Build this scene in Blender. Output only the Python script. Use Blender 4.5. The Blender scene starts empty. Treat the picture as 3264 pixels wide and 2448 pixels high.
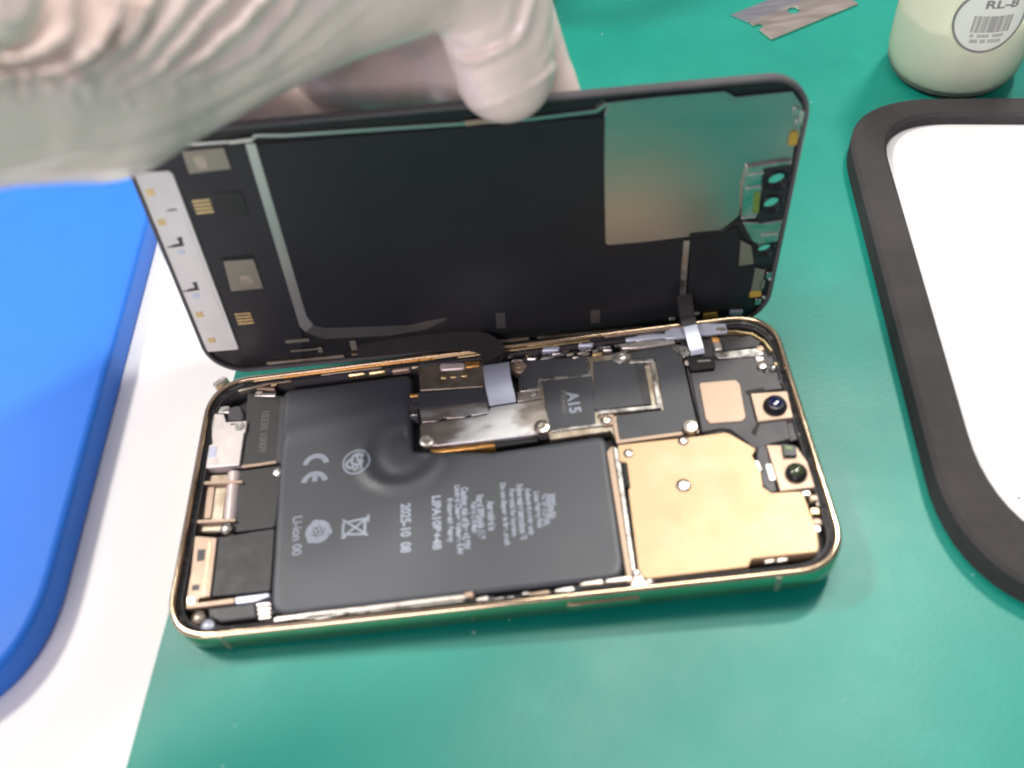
# Opened phone on a green repair mat, display held upright by a gloved hand (indoor bench close-up)
import bpy, bmesh, math, random
import numpy as np
from mathutils import Vector, Matrix
from mathutils.geometry import tessellate_polygon
random.seed(7); RNG = np.random.default_rng(7)
MM = 0.001
sc = bpy.context.scene
COL = sc.collection
# measured positions in millimetres (phone plane, display plane, mat plane)
G = {'battery': [(20.02, 66.47), (53.91, 66.68), (53.83, 52.21), (54.5, 42.92), (73.4, 39.87), (100.62, 40.9), (100.51, 4.2), (27.06, 4.22), (23.67, 9.02), (20.89, 43.86)],
 'emboss': [(54.2, 39.26), (44.08, 39.35), (61.99, 35.6), (53.74, 31.39)],
 'ce': [(30.59, 43.09), (30.73, 38.46), (40.57, 41.34)],
 'sym': [(32.48, 23.58), (41.04, 23.6), (27.27, 28.24), (27.98, 18.09), (52.84, 28.32), (53.03, 15.79), (60.03, 29.42), (60.14, 15.65)],
 'cols1': [(63.0, 28.3), (63.09, 17.07), (64.78, 31.63), (65.06, 13.76), (66.63, 30.86), (66.73, 14.8), (68.5, 26.77), (68.5, 18.52), (70.13, 28.36), (70.24, 17.03), (72.56, 26.45), (72.61, 18.78)],
 'cols2': [(75.39, 30.82), (75.71, 14.73), (77.41, 28.97), (77.46, 16.56), (79.44, 29.97), (79.56, 15.73), (81.07, 28.72), (81.25, 16.56), (82.95, 27.57), (83.26, 18.01), (85.1, 26.74), (84.83, 18.66), (86.51, 26.56), (86.35, 20.13)],
 'a15': [(94.74, 54.65), (95.17, 48.03), (91.7, 55.11), (91.09, 48.47)],
 'flextext': [(15.72, 60.67), (16.27, 48.06)],
 'speaker': [(8.22, 25.38), (21.84, 26.11), (22.47, 10.38), (8.95, 10.64)],
 'taptic': [(9.77, 51.85), (21.26, 49.37), (21.64, 38.63), (21.65, 26.59), (12.41, 26.5)],
 'bracket_flex': [(10.12, 67.48), (20.42, 64.8), (22.12, 44.69), (11.57, 44.42)],
 'bracket_side': [(19.4, 64.29), (20.92, 64.06), (22.3, 44.24), (20.17, 44.21)],
 'connector': [(1.29, 61.55), (5.0, 60.82), (5.97, 58.18), (11.52, 57.72), (11.52, 54.22), (11.19, 54.1), (11.25, 44.63), (2.68, 44.82), (2.37, 51.57), (3.36, 51.77)],
 'tube': [(7.77, 43.7), (11.41, 43.2), (12.01, 29.59), (8.64, 30.02)],
 'tube2': [(2.76, 41.16), (5.36, 40.97), (5.79, 30.86), (3.51, 30.94)],
 'crossbar': [(2.27, 41.17), (12.35, 40.13), (12.58, 39.46), (2.69, 40.31)],
 'crossbar2': [(2.28, 30.51), (12.07, 29.57), (12.15, 28.95), (2.56, 29.66)],
 'rail': [(2.89, 26.18), (8.38, 24.99), (8.9, 10.46), (6.5, 10.32), (6.17, 9.15), (14.81, 9.38), (14.71, 8.18), (3.76, 8.09), (3.5, 10.67), (3.49, 16.73)],
 'rail2': [(14.79, 9.51), (22.38, 9.58), (22.58, 8.89), (19.35, 8.06), (14.99, 8.02)],
 'blackbox': [(8.69, 7.71), (19.23, 7.85), (20.14, 4.45), (12.02, 4.31), (9.26, 5.66)],
 'springs': [(19.74, 7.53), (23.1, 7.14), (23.72, 3.8), (20.93, 3.85)],
 'scr_gold': [(10.29, 27.29), (21.02, 40.47), (6.75, 5.86), (8.77, 2.77)],
 'lug': [(8.14, 61.4), (1.82, 69.72)],
 'lugpoly': [(5.8, 63.2), (9.08, 63.43), (11.26, 58.08), (5.8, 58.88)],
 'conn_ring': [(9.84, 56.14)],
 'bcon': [(55.59, 68.67), (72.32, 67.89), (72.36, 59.78), (55.93, 61.04)],
 'bcon_dark': [(55.44, 60.2), (72.85, 59.04), (73.17, 54.92), (55.76, 55.25)],
 'bcon_plate': [(55.86, 54.85), (72.99, 54.74), (73.27, 51.4), (68.9, 51.18), (68.63, 51.74), (67.2, 50.92), (62.69, 51.24), (62.13, 51.67), (60.42, 50.72), (56.45, 50.95)],
 'bigplate': [(56.13, 50.14), (61.36, 50.23), (72.6, 50.45), (73.82, 52.68), (80.31, 52.92), (86.77, 53.16), (87.76, 46.53), (87.37, 43.43), (82.85, 43.09), (60.46, 43.16), (56.44, 44.06)],
 'pill': [(61.03, 68.8), (67.52, 68.03), (67.77, 66.05), (61.3, 66.51)],
 'orange': [(67.66, 68.39), (71.48, 67.97), (71.43, 66.48), (67.91, 66.4)],
 'pads': [(62.13, 64.5), (64.62, 64.4), (67.4, 64.34)],
 'goldstrip': [(58.62, 43.2), (73.81, 42.69), (74.18, 41.88), (59.17, 42.23)],
 'screws_c': [(58.27, 45.22), (85.85, 44.74), (81.45, 64.31), (84.78, 54.44)],
 'clipL': [(53.18, 59.48), (55.65, 59.1), (55.41, 52.45), (53.55, 52.73)],
 'chip1': [(81.09, 61.82), (83.41, 66.44), (98.48, 64.95), (99.0, 59.2), (86.39, 59.72), (85.49, 57.18), (81.36, 57.1)],
 'chip1line': [(81.39, 56.72), (85.91, 56.63), (86.55, 59.39), (98.99, 58.89), (98.69, 64.78)],
 'a15plate': [(86.91, 58.69), (99.49, 58.35), (98.71, 44.16), (87.62, 43.96)],
 'a15edge': [(87.78, 43.8), (100.42, 43.82), (101.83, 42.04), (87.75, 41.77)],
 'chip2': [(100.15, 62.97), (105.55, 62.84), (106.01, 62.58), (109.19, 60.98), (112.58, 60.98), (112.58, 47.97), (99.76, 48.03), (98.8, 48.51)],
 'slot': [(110.1, 60.39), (112.66, 60.53), (112.65, 48.06), (110.58, 48.2)],
 'uline': [(99.66, 46.98), (114.25, 46.49), (114.56, 60.64), (109.23, 61.19)],
 'chip3': [(103.84, 45.72), (115.24, 45.87), (115.44, 61.23), (109.66, 62.34), (109.68, 64.55), (121.15, 65.11), (122.09, 58.18), (122.06, 41.87), (118.5, 38.98), (103.71, 38.46)],
 'chip3line': [(103.02, 45.62), (103.29, 38.22), (118.28, 38.48)],
 'screws_d': [(101.24, 44.67), (118.06, 36.02), (107.46, 62.76), (123.02, 58.81)],
 'tallscrew': [(120.28, 39.49)],
 'copper': [(103.02, 37.07), (120.61, 36.86), (127.69, 37.05), (128.77, 36.58), (133.78, 31.63), (132.52, 29.96), (133.62, 26.33), (133.07, 21.68), (134.54, 19.98), (140.69, 19.51), (141.2, 18.16), (141.73, 9.9), (141.18, 6.23),
            (140.57, 4.99), (126.97, 5.01), (125.9, 3.32), (104.4, 3.07), (103.29, 5.28), (103.81, 24.99), (104.3, 25.23), (104.45, 32.01), (102.84, 32.64)],
 'cuscrews': [(105.17, 34.37), (116.08, 24.27)],
 'pillar': [(100.19, 35.7), (101.86, 37.37), (101.92, 2.68), (100.61, 2.7)],
 'pillar2': [(101.96, 37.3), (103.15, 36.18), (102.72, 5.9), (102.01, 3.37)],
 'pillarslot': [(103.32, 32.52), (104.35, 32.38), (104.24, 25.86), (103.34, 25.83)],
 'foot': [(102.27, 5.19), (103.92, 4.99), (104.09, 2.89), (106.39, 2.37), (105.77, 1.41), (100.8, 1.48), (101.98, 3.14)],
 'earpiece': [(123.22, 55.94), (128.99, 55.74), (129.86, 58.83), (140.03, 58.46), (140.5, 53.22), (143.33, 51.39), (143.84, 47.87), (139.85, 47.97), (135.82, 47.91), (135.6, 39.63), (142.53, 39.1), (142.27, 33.73), (136.95, 32.92),
              (133.69, 32.13), (131.34, 35.6), (129.29, 38.29), (127.28, 38.74), (122.88, 38.41)],
 'goldwin': [(124.64, 52.42), (133.54, 51.98), (134.17, 50.42), (133.51, 40.8), (132.46, 39.81), (124.93, 40.27), (124.22, 41.84)],
 'cam': [(135.91, 47.13), (141.29, 47.56), (144.36, 45.91), (143.16, 39.33), (135.94, 39.09)],
 'camlens': [(141.06, 42.78)],
 'proj': [(136.37, 32.47), (141.94, 31.27), (143.75, 26.91), (144.07, 19.95), (136.61, 19.99)],
 'projlens': [(140.85, 23.93)],
 'projbox': [(139.47, 31.65), (142.39, 30.62), (142.02, 28.08), (139.19, 28.32)],
 'projside': [(134.24, 32.47), (136.36, 32.79), (135.98, 20.26), (134.45, 20.03), (133.0, 22.4), (133.6, 26.16), (133.4, 29.82)],
 'projtab': [(134.83, 27.3), (136.17, 27.12), (136.21, 22.96), (134.82, 22.85)],
 'rbits': [(143.3, 17.95), (142.72, 14.78), (142.56, 12.3), (142.0, 19.55), (141.92, 10.74)],
 'bbits': [(130.76, 4.63), (133.34, 4.58)],
 'topbr': [(130.27, 66.17), (132.25, 65.46), (132.22, 61.03), (140.24, 60.82), (141.79, 59.11), (141.63, 58.42), (139.92, 58.15), (130.72, 59.09), (129.85, 60.32)],
 'topbox': [(132.72, 64.89), (140.95, 65.21), (142.13, 62.97), (140.8, 61.35), (132.45, 61.42)],
 'orange2': [(130.17, 65.74), (132.05, 65.24), (131.97, 64.14), (130.24, 64.61)],
 'trscrew': [(140.3, 54.98), (141.15, 60.59), (143.06, 54.54)],
 'railtr': [(128.41, 66.12), (139.27, 65.44), (140.78, 64.63), (143.6, 62.31)],
 'tape': [(119.27, 69.37), (124.42, 71.0), (134.4, 69.32), (134.39, 66.47), (128.19, 66.56), (121.38, 66.56), (118.61, 67.02)],
 'silvertop': [(107.21, 67.43), (115.83, 67.52), (121.09, 66.47), (121.22, 65.51), (112.08, 65.32), (107.86, 65.82)],
 'silvertop2': [(121.09, 64.77), (123.72, 63.59), (123.89, 61.36), (121.83, 62.43)],
 'rconn': [(122.9, 60.54), (129.71, 59.63), (129.0, 55.98), (123.25, 56.17)],
 'rflex_end': [(124.59, 60.67), (126.96, 60.66)],
 'junk': [(81.05, 66.53), (84.84, 66.67), (88.91, 66.58), (91.28, 67.14), (94.69, 66.4), (96.02, 65.25), (97.59, 66.49), (101.53, 65.67), (104.01, 67.14), (104.18, 66.17), (99.02, 69.09), (89.97, 68.86), (106.1, 63.26), (108.35, 65.13),
          (112.78, 68.16), (119.36, 68.02)],
 'goldbits': [(29.79, 70.19), (39.29, 69.17), (44.74, 69.02), (50.93, 68.75), (22.96, 70.07), (54.65, 69.11)],
 'flexC': [(73.59, 52.85), (80.04, 52.57)],
 'pocket': [(46.64, 3.17), (56.56, 3.35), (66.93, 3.99), (69.82, 2.62), (72.73, 2.16), (75.66, 2.22), (81.99, 2.53), (87.33, 2.69), (93.22, 3.56), (99.02, 3.67)],
 'loop': [(29.14, 2.24), (34.7, 1.5), (39.89, 2.08), (40.6, 2.78), (35.85, 2.79), (29.83, 2.94)],
 'longstrip': [(25.89, 2.78), (35.88, 3.22), (48.33, 3.37), (46.73, 3.51), (59.11, 3.67), (66.5, 3.86)],
 'button': [(87.03, -1.2), (102.75, -1.44)],
 'l_panel': [(-44.58, 65.13), (27.97, 64.1), (29.33, 30.12), (48.72, 29.94), (49.95, 11.11), (50.39, 3.43), (-3.38, 5.21), (-45.07, 10.69), (-47.78, 14.21)],
 'l_mirror': [(28.22, 64.49), (28.81, 66.53), (40.11, 66.8), (49.38, 66.83), (53.23, 66.74), (55.53, 65.02), (67.91, 65.38), (70.29, 62.09), (71.0, 47.8), (60.56, 48.63), (60.82, 35.09), (57.19, 30.9), (49.43, 30.23), (29.99, 29.66),
              (28.56, 31.75)],
 'l_leftstrip': [(-47.09, 65.18), (-45.3, 64.99), (-44.35, 16.75), (-43.77, 12.89), (-20.67, 10.99), (-14.41, 12.37), (-15.99, 9.27), (-21.18, 7.15), (-44.18, 8.95), (-46.85, 11.64)],
 'l_trim': [(-62.61, 66.93), (-50.22, 66.52), (-44.56, 65.94), (-43.84, 66.81), (-38.0, 66.21), (-6.6, 65.21)],
 'l_trim2': [(26.43, 65.72), (28.32, 67.1), (40.08, 67.26), (49.34, 67.18), (53.18, 67.15), (55.65, 65.36), (67.85, 65.73), (70.02, 62.65)],
 'l_white': [(-71.47, 60.44), (-69.38, 60.81), (-64.2, 60.65), (-63.69, 59.61), (-63.6, 7.98), (-72.19, 8.17), (-71.95, 27.48), (-72.0, 58.9)],
 'l_wgold': [(-69.65, 56.01), (-69.82, 48.14), (-69.65, 20.78), (-69.23, 12.1)],
 'l_wmark': [(-68.33, 41.62), (-68.83, 28.6), (-66.94, 51.04)],
 'l_cover': [(-66.51, 47.42), (-65.01, 47.68), (-64.91, 17.52), (-67.71, 17.35)],
 'l_chip1': [(-60.21, 65.09), (-51.44, 65.13), (-51.28, 59.95), (-60.28, 59.64)],
 'l_chip2': [(-59.68, 35.96), (-52.77, 35.76), (-52.61, 27.09), (-60.34, 27.04)],
 'l_dark': [(-56.81, 54.2), (-50.68, 54.15), (-50.64, 47.58), (-56.83, 47.71)],
 'l_con1': [(-61.94, 53.09), (-57.94, 53.07), (-61.73, 49.13), (-58.04, 49.06)],
 'l_con2': [(-61.45, 20.1), (-57.59, 19.92), (-61.76, 16.04), (-57.78, 15.8)],
 'l_pcb': [(-63.13, 66.53), (-47.09, 65.18), (-46.96, 11.1), (-48.76, 2.81), (-63.14, 4.76), (-63.5, 60.18), (-70.03, 60.88), (-69.25, 64.11)],
 'l_h': [(68.13, 44.31), (67.93, 37.93), (68.37, 24.62)],
 'l_hr': [(70.19, 44.5), (70.08, 37.82), (70.23, 24.63), (67.83, 46.15), (67.62, 39.85), (68.1, 26.35)],
 'l_br1': [(60.38, 48.65), (70.32, 47.75), (70.3, 46.89), (64.04, 47.15), (64.77, 43.46), (65.43, 36.29), (64.66, 34.66), (61.03, 34.85), (59.98, 43.97)],
 'l_br2': [(61.37, 33.73), (64.82, 33.55), (65.99, 32.98), (71.0, 33.42), (71.08, 26.73), (66.45, 26.22), (64.97, 27.53)],
 'l_br3': [(62.0, 27.65), (64.86, 25.72), (66.83, 19.87), (63.21, 20.06)],
 'l_green': [(63.03, 42.22), (64.46, 42.06), (64.98, 36.13), (63.34, 36.31)],
 'l_bezelR': [(64.04, 47.15), (71.15, 46.99), (71.46, 33.89), (71.77, 19.76), (66.02, 20.2), (65.11, 25.23), (65.03, 34.61), (65.68, 36.26)],
 'l_dark2': [(49.88, 29.28), (57.33, 29.77), (61.36, 31.09), (64.43, 19.44), (67.2, 18.63), (68.13, 8.34), (50.8, 9.23)],
 'l_strip': [(47.93, 29.42), (49.76, 29.38), (50.36, 9.8), (48.52, 9.87)],
 'l_blackline': [(49.57, 30.66), (56.87, 30.49), (60.48, 33.61), (63.2, 32.2)],
 'l_yel': [(70.11, 54.81), (68.24, 10.26), (57.4, 4.23)],
 'l_silv': [(69.95, 61.24), (71.7, 58.9), (71.67, 15.66), (71.9, 6.83), (68.28, 17.78), (63.55, 4.23)],
 'l_refl': [(4.19, 12.67), (5.87, 6.03), (27.22, 9.93), (27.6, 5.19)],
 'l_bot': [(-72.99, 6.4), (-53.29, 5.42), (-13.21, 3.99), (35.65, 5.9), (60.28, 4.93)],
 'l_bits': [(-48.86, 9.19), (-47.02, 5.74), (-43.59, 5.48), (-35.08, 5.96)],
 'blue': [(-31.81, 135.73), (-25.81, 120.34), (-24.74, 79.44), (-25.0, 45.68), (-24.57, 18.06), (-26.81, 1.02), (-31.93, -9.2)],
 'white': [(2.61, 75.62), (-6.36, -23.1), (5.12, 97.11)],
 'rim_out': [(241.02, 149.14), (214.05, 153.98), (204.12, 152.72), (194.9, 147.38), (187.51, 138.07), (183.64, 127.11), (179.06, 91.39), (174.61, 49.34), (172.5, 29.77), (171.92, 19.93), (174.01, 8.84), (180.58, -3.39)],
 'rim_in': [(237.69, 140.71), (216.66, 145.07), (206.05, 144.0), (197.56, 137.7), (193.9, 130.28), (191.02, 105.56), (188.13, 71.82), (184.3, 43.36), (181.05, 24.55), (181.44, 16.44), (184.81, 7.27)],
 'bottle': [(212.54, 183.94), (219.47, 162.65), (245.42, 169.07), (259.99, 191.65), (225.81, 158.38)],
 'bottle_side': [(230.28, 220.25), (216.28, 193.74)],
 'bottle2': [(102.03, 238.26), (108.06, 248.48)],
 'blade': [(170.14, 225.37), (174.01, 217.15), (176.52, 217.06), (177.81, 214.91), (175.44, 212.2), (178.25, 204.8), (213.7, 220.96), (199.95, 242.63), (182.25, 231.13)],
 'bladehole': [(192.88, 222.85), (194.82, 221.45), (191.76, 225.52)],
 'bladebevel': [(176.29, 218.28), (194.46, 227.08)]}
CAM = {'C': [88.6715, -79.2363, 186.9801], 'Rw': [[0.993642, -0.057171, -0.096989], [-0.104502, -0.788881, -0.605596], [-0.04189, 0.611881, -0.78984]], 'f': 2886.279629914694, 'Rl': [[0.99779, -0.04006, 0.05306], [0.03448, 0.99416, 0.10222], [-0.05685, -0.10016, 0.99335]], 'tl': [74.383, 73.653, 6.441], 'th': 0.028792041336365086}
BOTTLE = (230.5, 178.2); BOTTLE2 = (88.0, 253.3); LABEL = (-1.724, 28.9, 10.3)
HAND = [[(-115.0, -15.0, 152.0, 30.0), (-55.0, 8.0, 140.0, 28.0), (3.1, 28.8, 127.8, 18.0), (15.2, 44.4, 121.6, 21.3), (20.8, 52.2, 116.1, 22.6), (28.8, 60.1, 114.7, 21.4), (40.1, 68.8, 114.1, 21.0), (54.2, 77.1, 114.0, 20.6), (69.0, 84.6, 112.5, 20.1), (80.1, 86.1, 106.7, 15.8), (85.2, 83.9, 95.6, 11.5), (85.9, 81.8, 88.1, 10.7), (86.2, 80.0, 82.5, 10.1)], [(-4.0, 61.0, 138.2, 16.9), (17.6, 82.7, 132.6, 20.1), (44.4, 98.2, 128.6, 20.4), (70.3, 105.3, 117.6, 15.1)], [(35.0, 27.6, 141.2, 3.6), (31.1, 21.5, 137.8, 3.8), (25.2, 16.5, 135.2, 3.8)], [(69.5, 105.7, 113.4, 10.9), (84.1, 107.2, 94.8, 9.7), (89.3, 106.3, 80.3, 8.7), (92.4, 103.7, 70.2, 7.9), (95.5, 101.2, 64.9, 6.5), (97.9, 96.8, 57.0, 6.2)], [(39.1, 106.8, 116.7, 11.4), (43.1, 109.9, 88.6, 13.7), (49.1, 111.4, 72.3, 12.0), (60.1, 110.6, 67.7, 11.1), (70.6, 108.1, 65.5, 7.7)], [(54.0, 107.0, 106.1, 13.1), (65.6, 110.0, 89.8, 13.7), (73.6, 107.4, 77.3, 9.2), (77.2, 102.5, 67.1, 7.1)], [(13.6, 97.6, 115.4, 11.7), (8.8, 104.8, 87.4, 11.6), (14.9, 106.5, 69.2, 10.9), (30.6, 105.9, 59.8, 9.4), (42.7, 105.5, 54.3, 8.1)], [(-9.8, 80.7, 118.3, 11.1), (-10.9, 94.4, 91.0, 10.8), (2.6, 103.1, 64.4, 9.4), (13.5, 101.0, 50.9, 8.5), (20.1, 100.1, 46.3, 7.2)]]
HAND_O = (28.4, 52.9, 108.6)

# ------------------------------------------------------------------ camera
RW = Matrix(CAM['Rw'])                       # world -> camera (x right, y down, z forward)
cam_d = bpy.data.cameras.new('camera'); cam = bpy.data.objects.new('camera', cam_d); COL.objects.link(cam)
rot = Matrix((RW[0], -RW[1], -RW[2])).transposed()
cam.matrix_world = Matrix.Translation(Vector(CAM['C']) * MM) @ rot.to_4x4()
cam_d.sensor_width = 36; cam_d.lens = CAM['f'] / 3264 * 36
cam_d.clip_start = 0.01; cam_d.clip_end = 20
cam_d.dof.use_dof = True; cam_d.dof.focus_distance = 0.268; cam_d.dof.aperture_fstop = 11.0
sc.camera = cam
# ------------------------------------------------------------------ world and lamps
w = bpy.data.worlds.new('World'); sc.world = w; w.use_nodes = True
w.node_tree.nodes['Background'].inputs[0].default_value = (0.88, 0.85, 1.0, 1)
w.node_tree.nodes['Background'].inputs[1].default_value = 0.24
def area(name, loc, target, sx, sy, power, color):
    d = bpy.data.lights.new(name, 'AREA'); d.shape = 'RECTANGLE'; d.size = sx; d.size_y = sy
    d.energy = power; d.color = color
    o = bpy.data.objects.new(name, d); COL.objects.link(o); o.location = loc
    o.rotation_euler = (Vector(target) - Vector(loc)).to_track_quat('-Z', 'Y').to_euler()
    return o
area('ceiling_lamp', (0.16, 0.30, 1.15), (0.10, 0.05, 0), 0.40, 0.22, 6.2, (1.0, 0.96, 0.89))
area('left_lamp', (-0.56, 0.34, 0.95), (0.06, 0.12, 0), 0.20, 0.14, 8.5, (1.0, 0.965, 0.90))
area('bench_lamp', (0.55, 0.62, 1.25), (0.05, 0.10, 0), 0.12, 0.12, 11.0, (1.0, 0.97, 0.92))
area('fill_lamp', (-0.35, -0.85, 0.60), (0.06, 0.03, 0.08), 0.60, 0.35, 6.0, (1.0, 0.89, 0.96))  # added fill from the front, lifts the glove and the display
sc.view_settings.view_transform = 'Standard'; sc.view_settings.look = 'None'
sc.view_settings.exposure = 0.0; sc.view_settings.gamma = 1.0
sc.cycles.filter_width = 1.9
sc.cycles.max_bounces = 10; sc.cycles.transmission_bounces = 8
# ------------------------------------------------------------------ materials
MATS = {}
def mat(name, col, rough=.5, metal=0., var=.12, scale=300., bump=0., bscale=None, rvar=.1, spec=.5, stretch=(1,1,1), sss=0., trans=0., coat=0., ior=1.45, second=None, sscale=None, slo=.45, shi=.7):
    if name in MATS: return MATS[name]
    m = bpy.data.materials.new(name); m.use_nodes = True; nt = m.node_tree; N = nt.nodes; L = nt.links
    b = N['Principled BSDF']
    tc = N.new('ShaderNodeTexCoord'); mp = N.new('ShaderNodeMapping'); mp.inputs['Scale'].default_value = stretch
    L.new(tc.outputs['Object'], mp.inputs[0])
    n = N.new('ShaderNodeTexNoise'); n.inputs['Scale'].default_value = scale; n.inputs['Detail'].default_value = 5
    n.inputs['Roughness'].default_value = .6; L.new(mp.outputs[0], n.inputs[0])
    r = N.new('ShaderNodeValToRGB'); r.color_ramp.elements[0].position = .3; r.color_ramp.elements[1].position = .7
    c = np.array(col)
    r.color_ramp.elements[0].color = (*np.clip(c * (1 - var), 0, 1), 1); r.color_ramp.elements[1].color = (*np.clip(c * (1 + var), 0, 1), 1)
    L.new(n.outputs[0], r.inputs[0]); out = r.outputs[0]
    if second is not None:
        n2 = N.new('ShaderNodeTexNoise'); n2.inputs['Scale'].default_value = sscale or scale * .3; n2.inputs['Detail'].default_value = 6
        L.new(mp.outputs[0], n2.inputs[0])
        r2 = N.new('ShaderNodeValToRGB'); r2.color_ramp.elements[0].position = slo; r2.color_ramp.elements[1].position = shi
        L.new(n2.outputs[0], r2.inputs[0])
        mx = N.new('ShaderNodeMixRGB'); L.new(r2.outputs[0], mx.inputs[0]); L.new(out, mx.inputs[1]); mx.inputs[2].default_value = (*second, 1)
        out = mx.outputs[0]
    L.new(out, b.inputs['Base Color'])
    mr = N.new('ShaderNodeMapRange'); mr.inputs['To Min'].default_value = max(rough - rvar, .02); mr.inputs['To Max'].default_value = min(rough + rvar, 1)
    mr.inputs['From Min'].default_value = .3; mr.inputs['From Max'].default_value = .7
    L.new(n.outputs[0], mr.inputs[0]); L.new(mr.outputs[0], b.inputs['Roughness'])
    b.inputs['Metallic'].default_value = metal; b.inputs['Specular IOR Level'].default_value = spec
    b.inputs['IOR'].default_value = ior; b.inputs['Transmission Weight'].default_value = trans; b.inputs['Coat Weight'].default_value = coat
    if sss:
        b.inputs['Subsurface Weight'].default_value = sss; b.inputs['Subsurface Radius'].default_value = (1, .7, .5); b.inputs['Subsurface Scale'].default_value = .004
    if bump:
        nb = N.new('ShaderNodeTexNoise'); nb.inputs['Scale'].default_value = bscale or scale * 3; nb.inputs['Detail'].default_value = 4
        L.new(mp.outputs[0], nb.inputs[0])
        bp = N.new('ShaderNodeBump'); bp.inputs['Strength'].default_value = 1; bp.inputs['Distance'].default_value = bump * MM
        L.new(nb.outputs[0], bp.inputs['Height']); L.new(bp.outputs[0], b.inputs['Normal'])
    MATS[name] = m; return m
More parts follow.
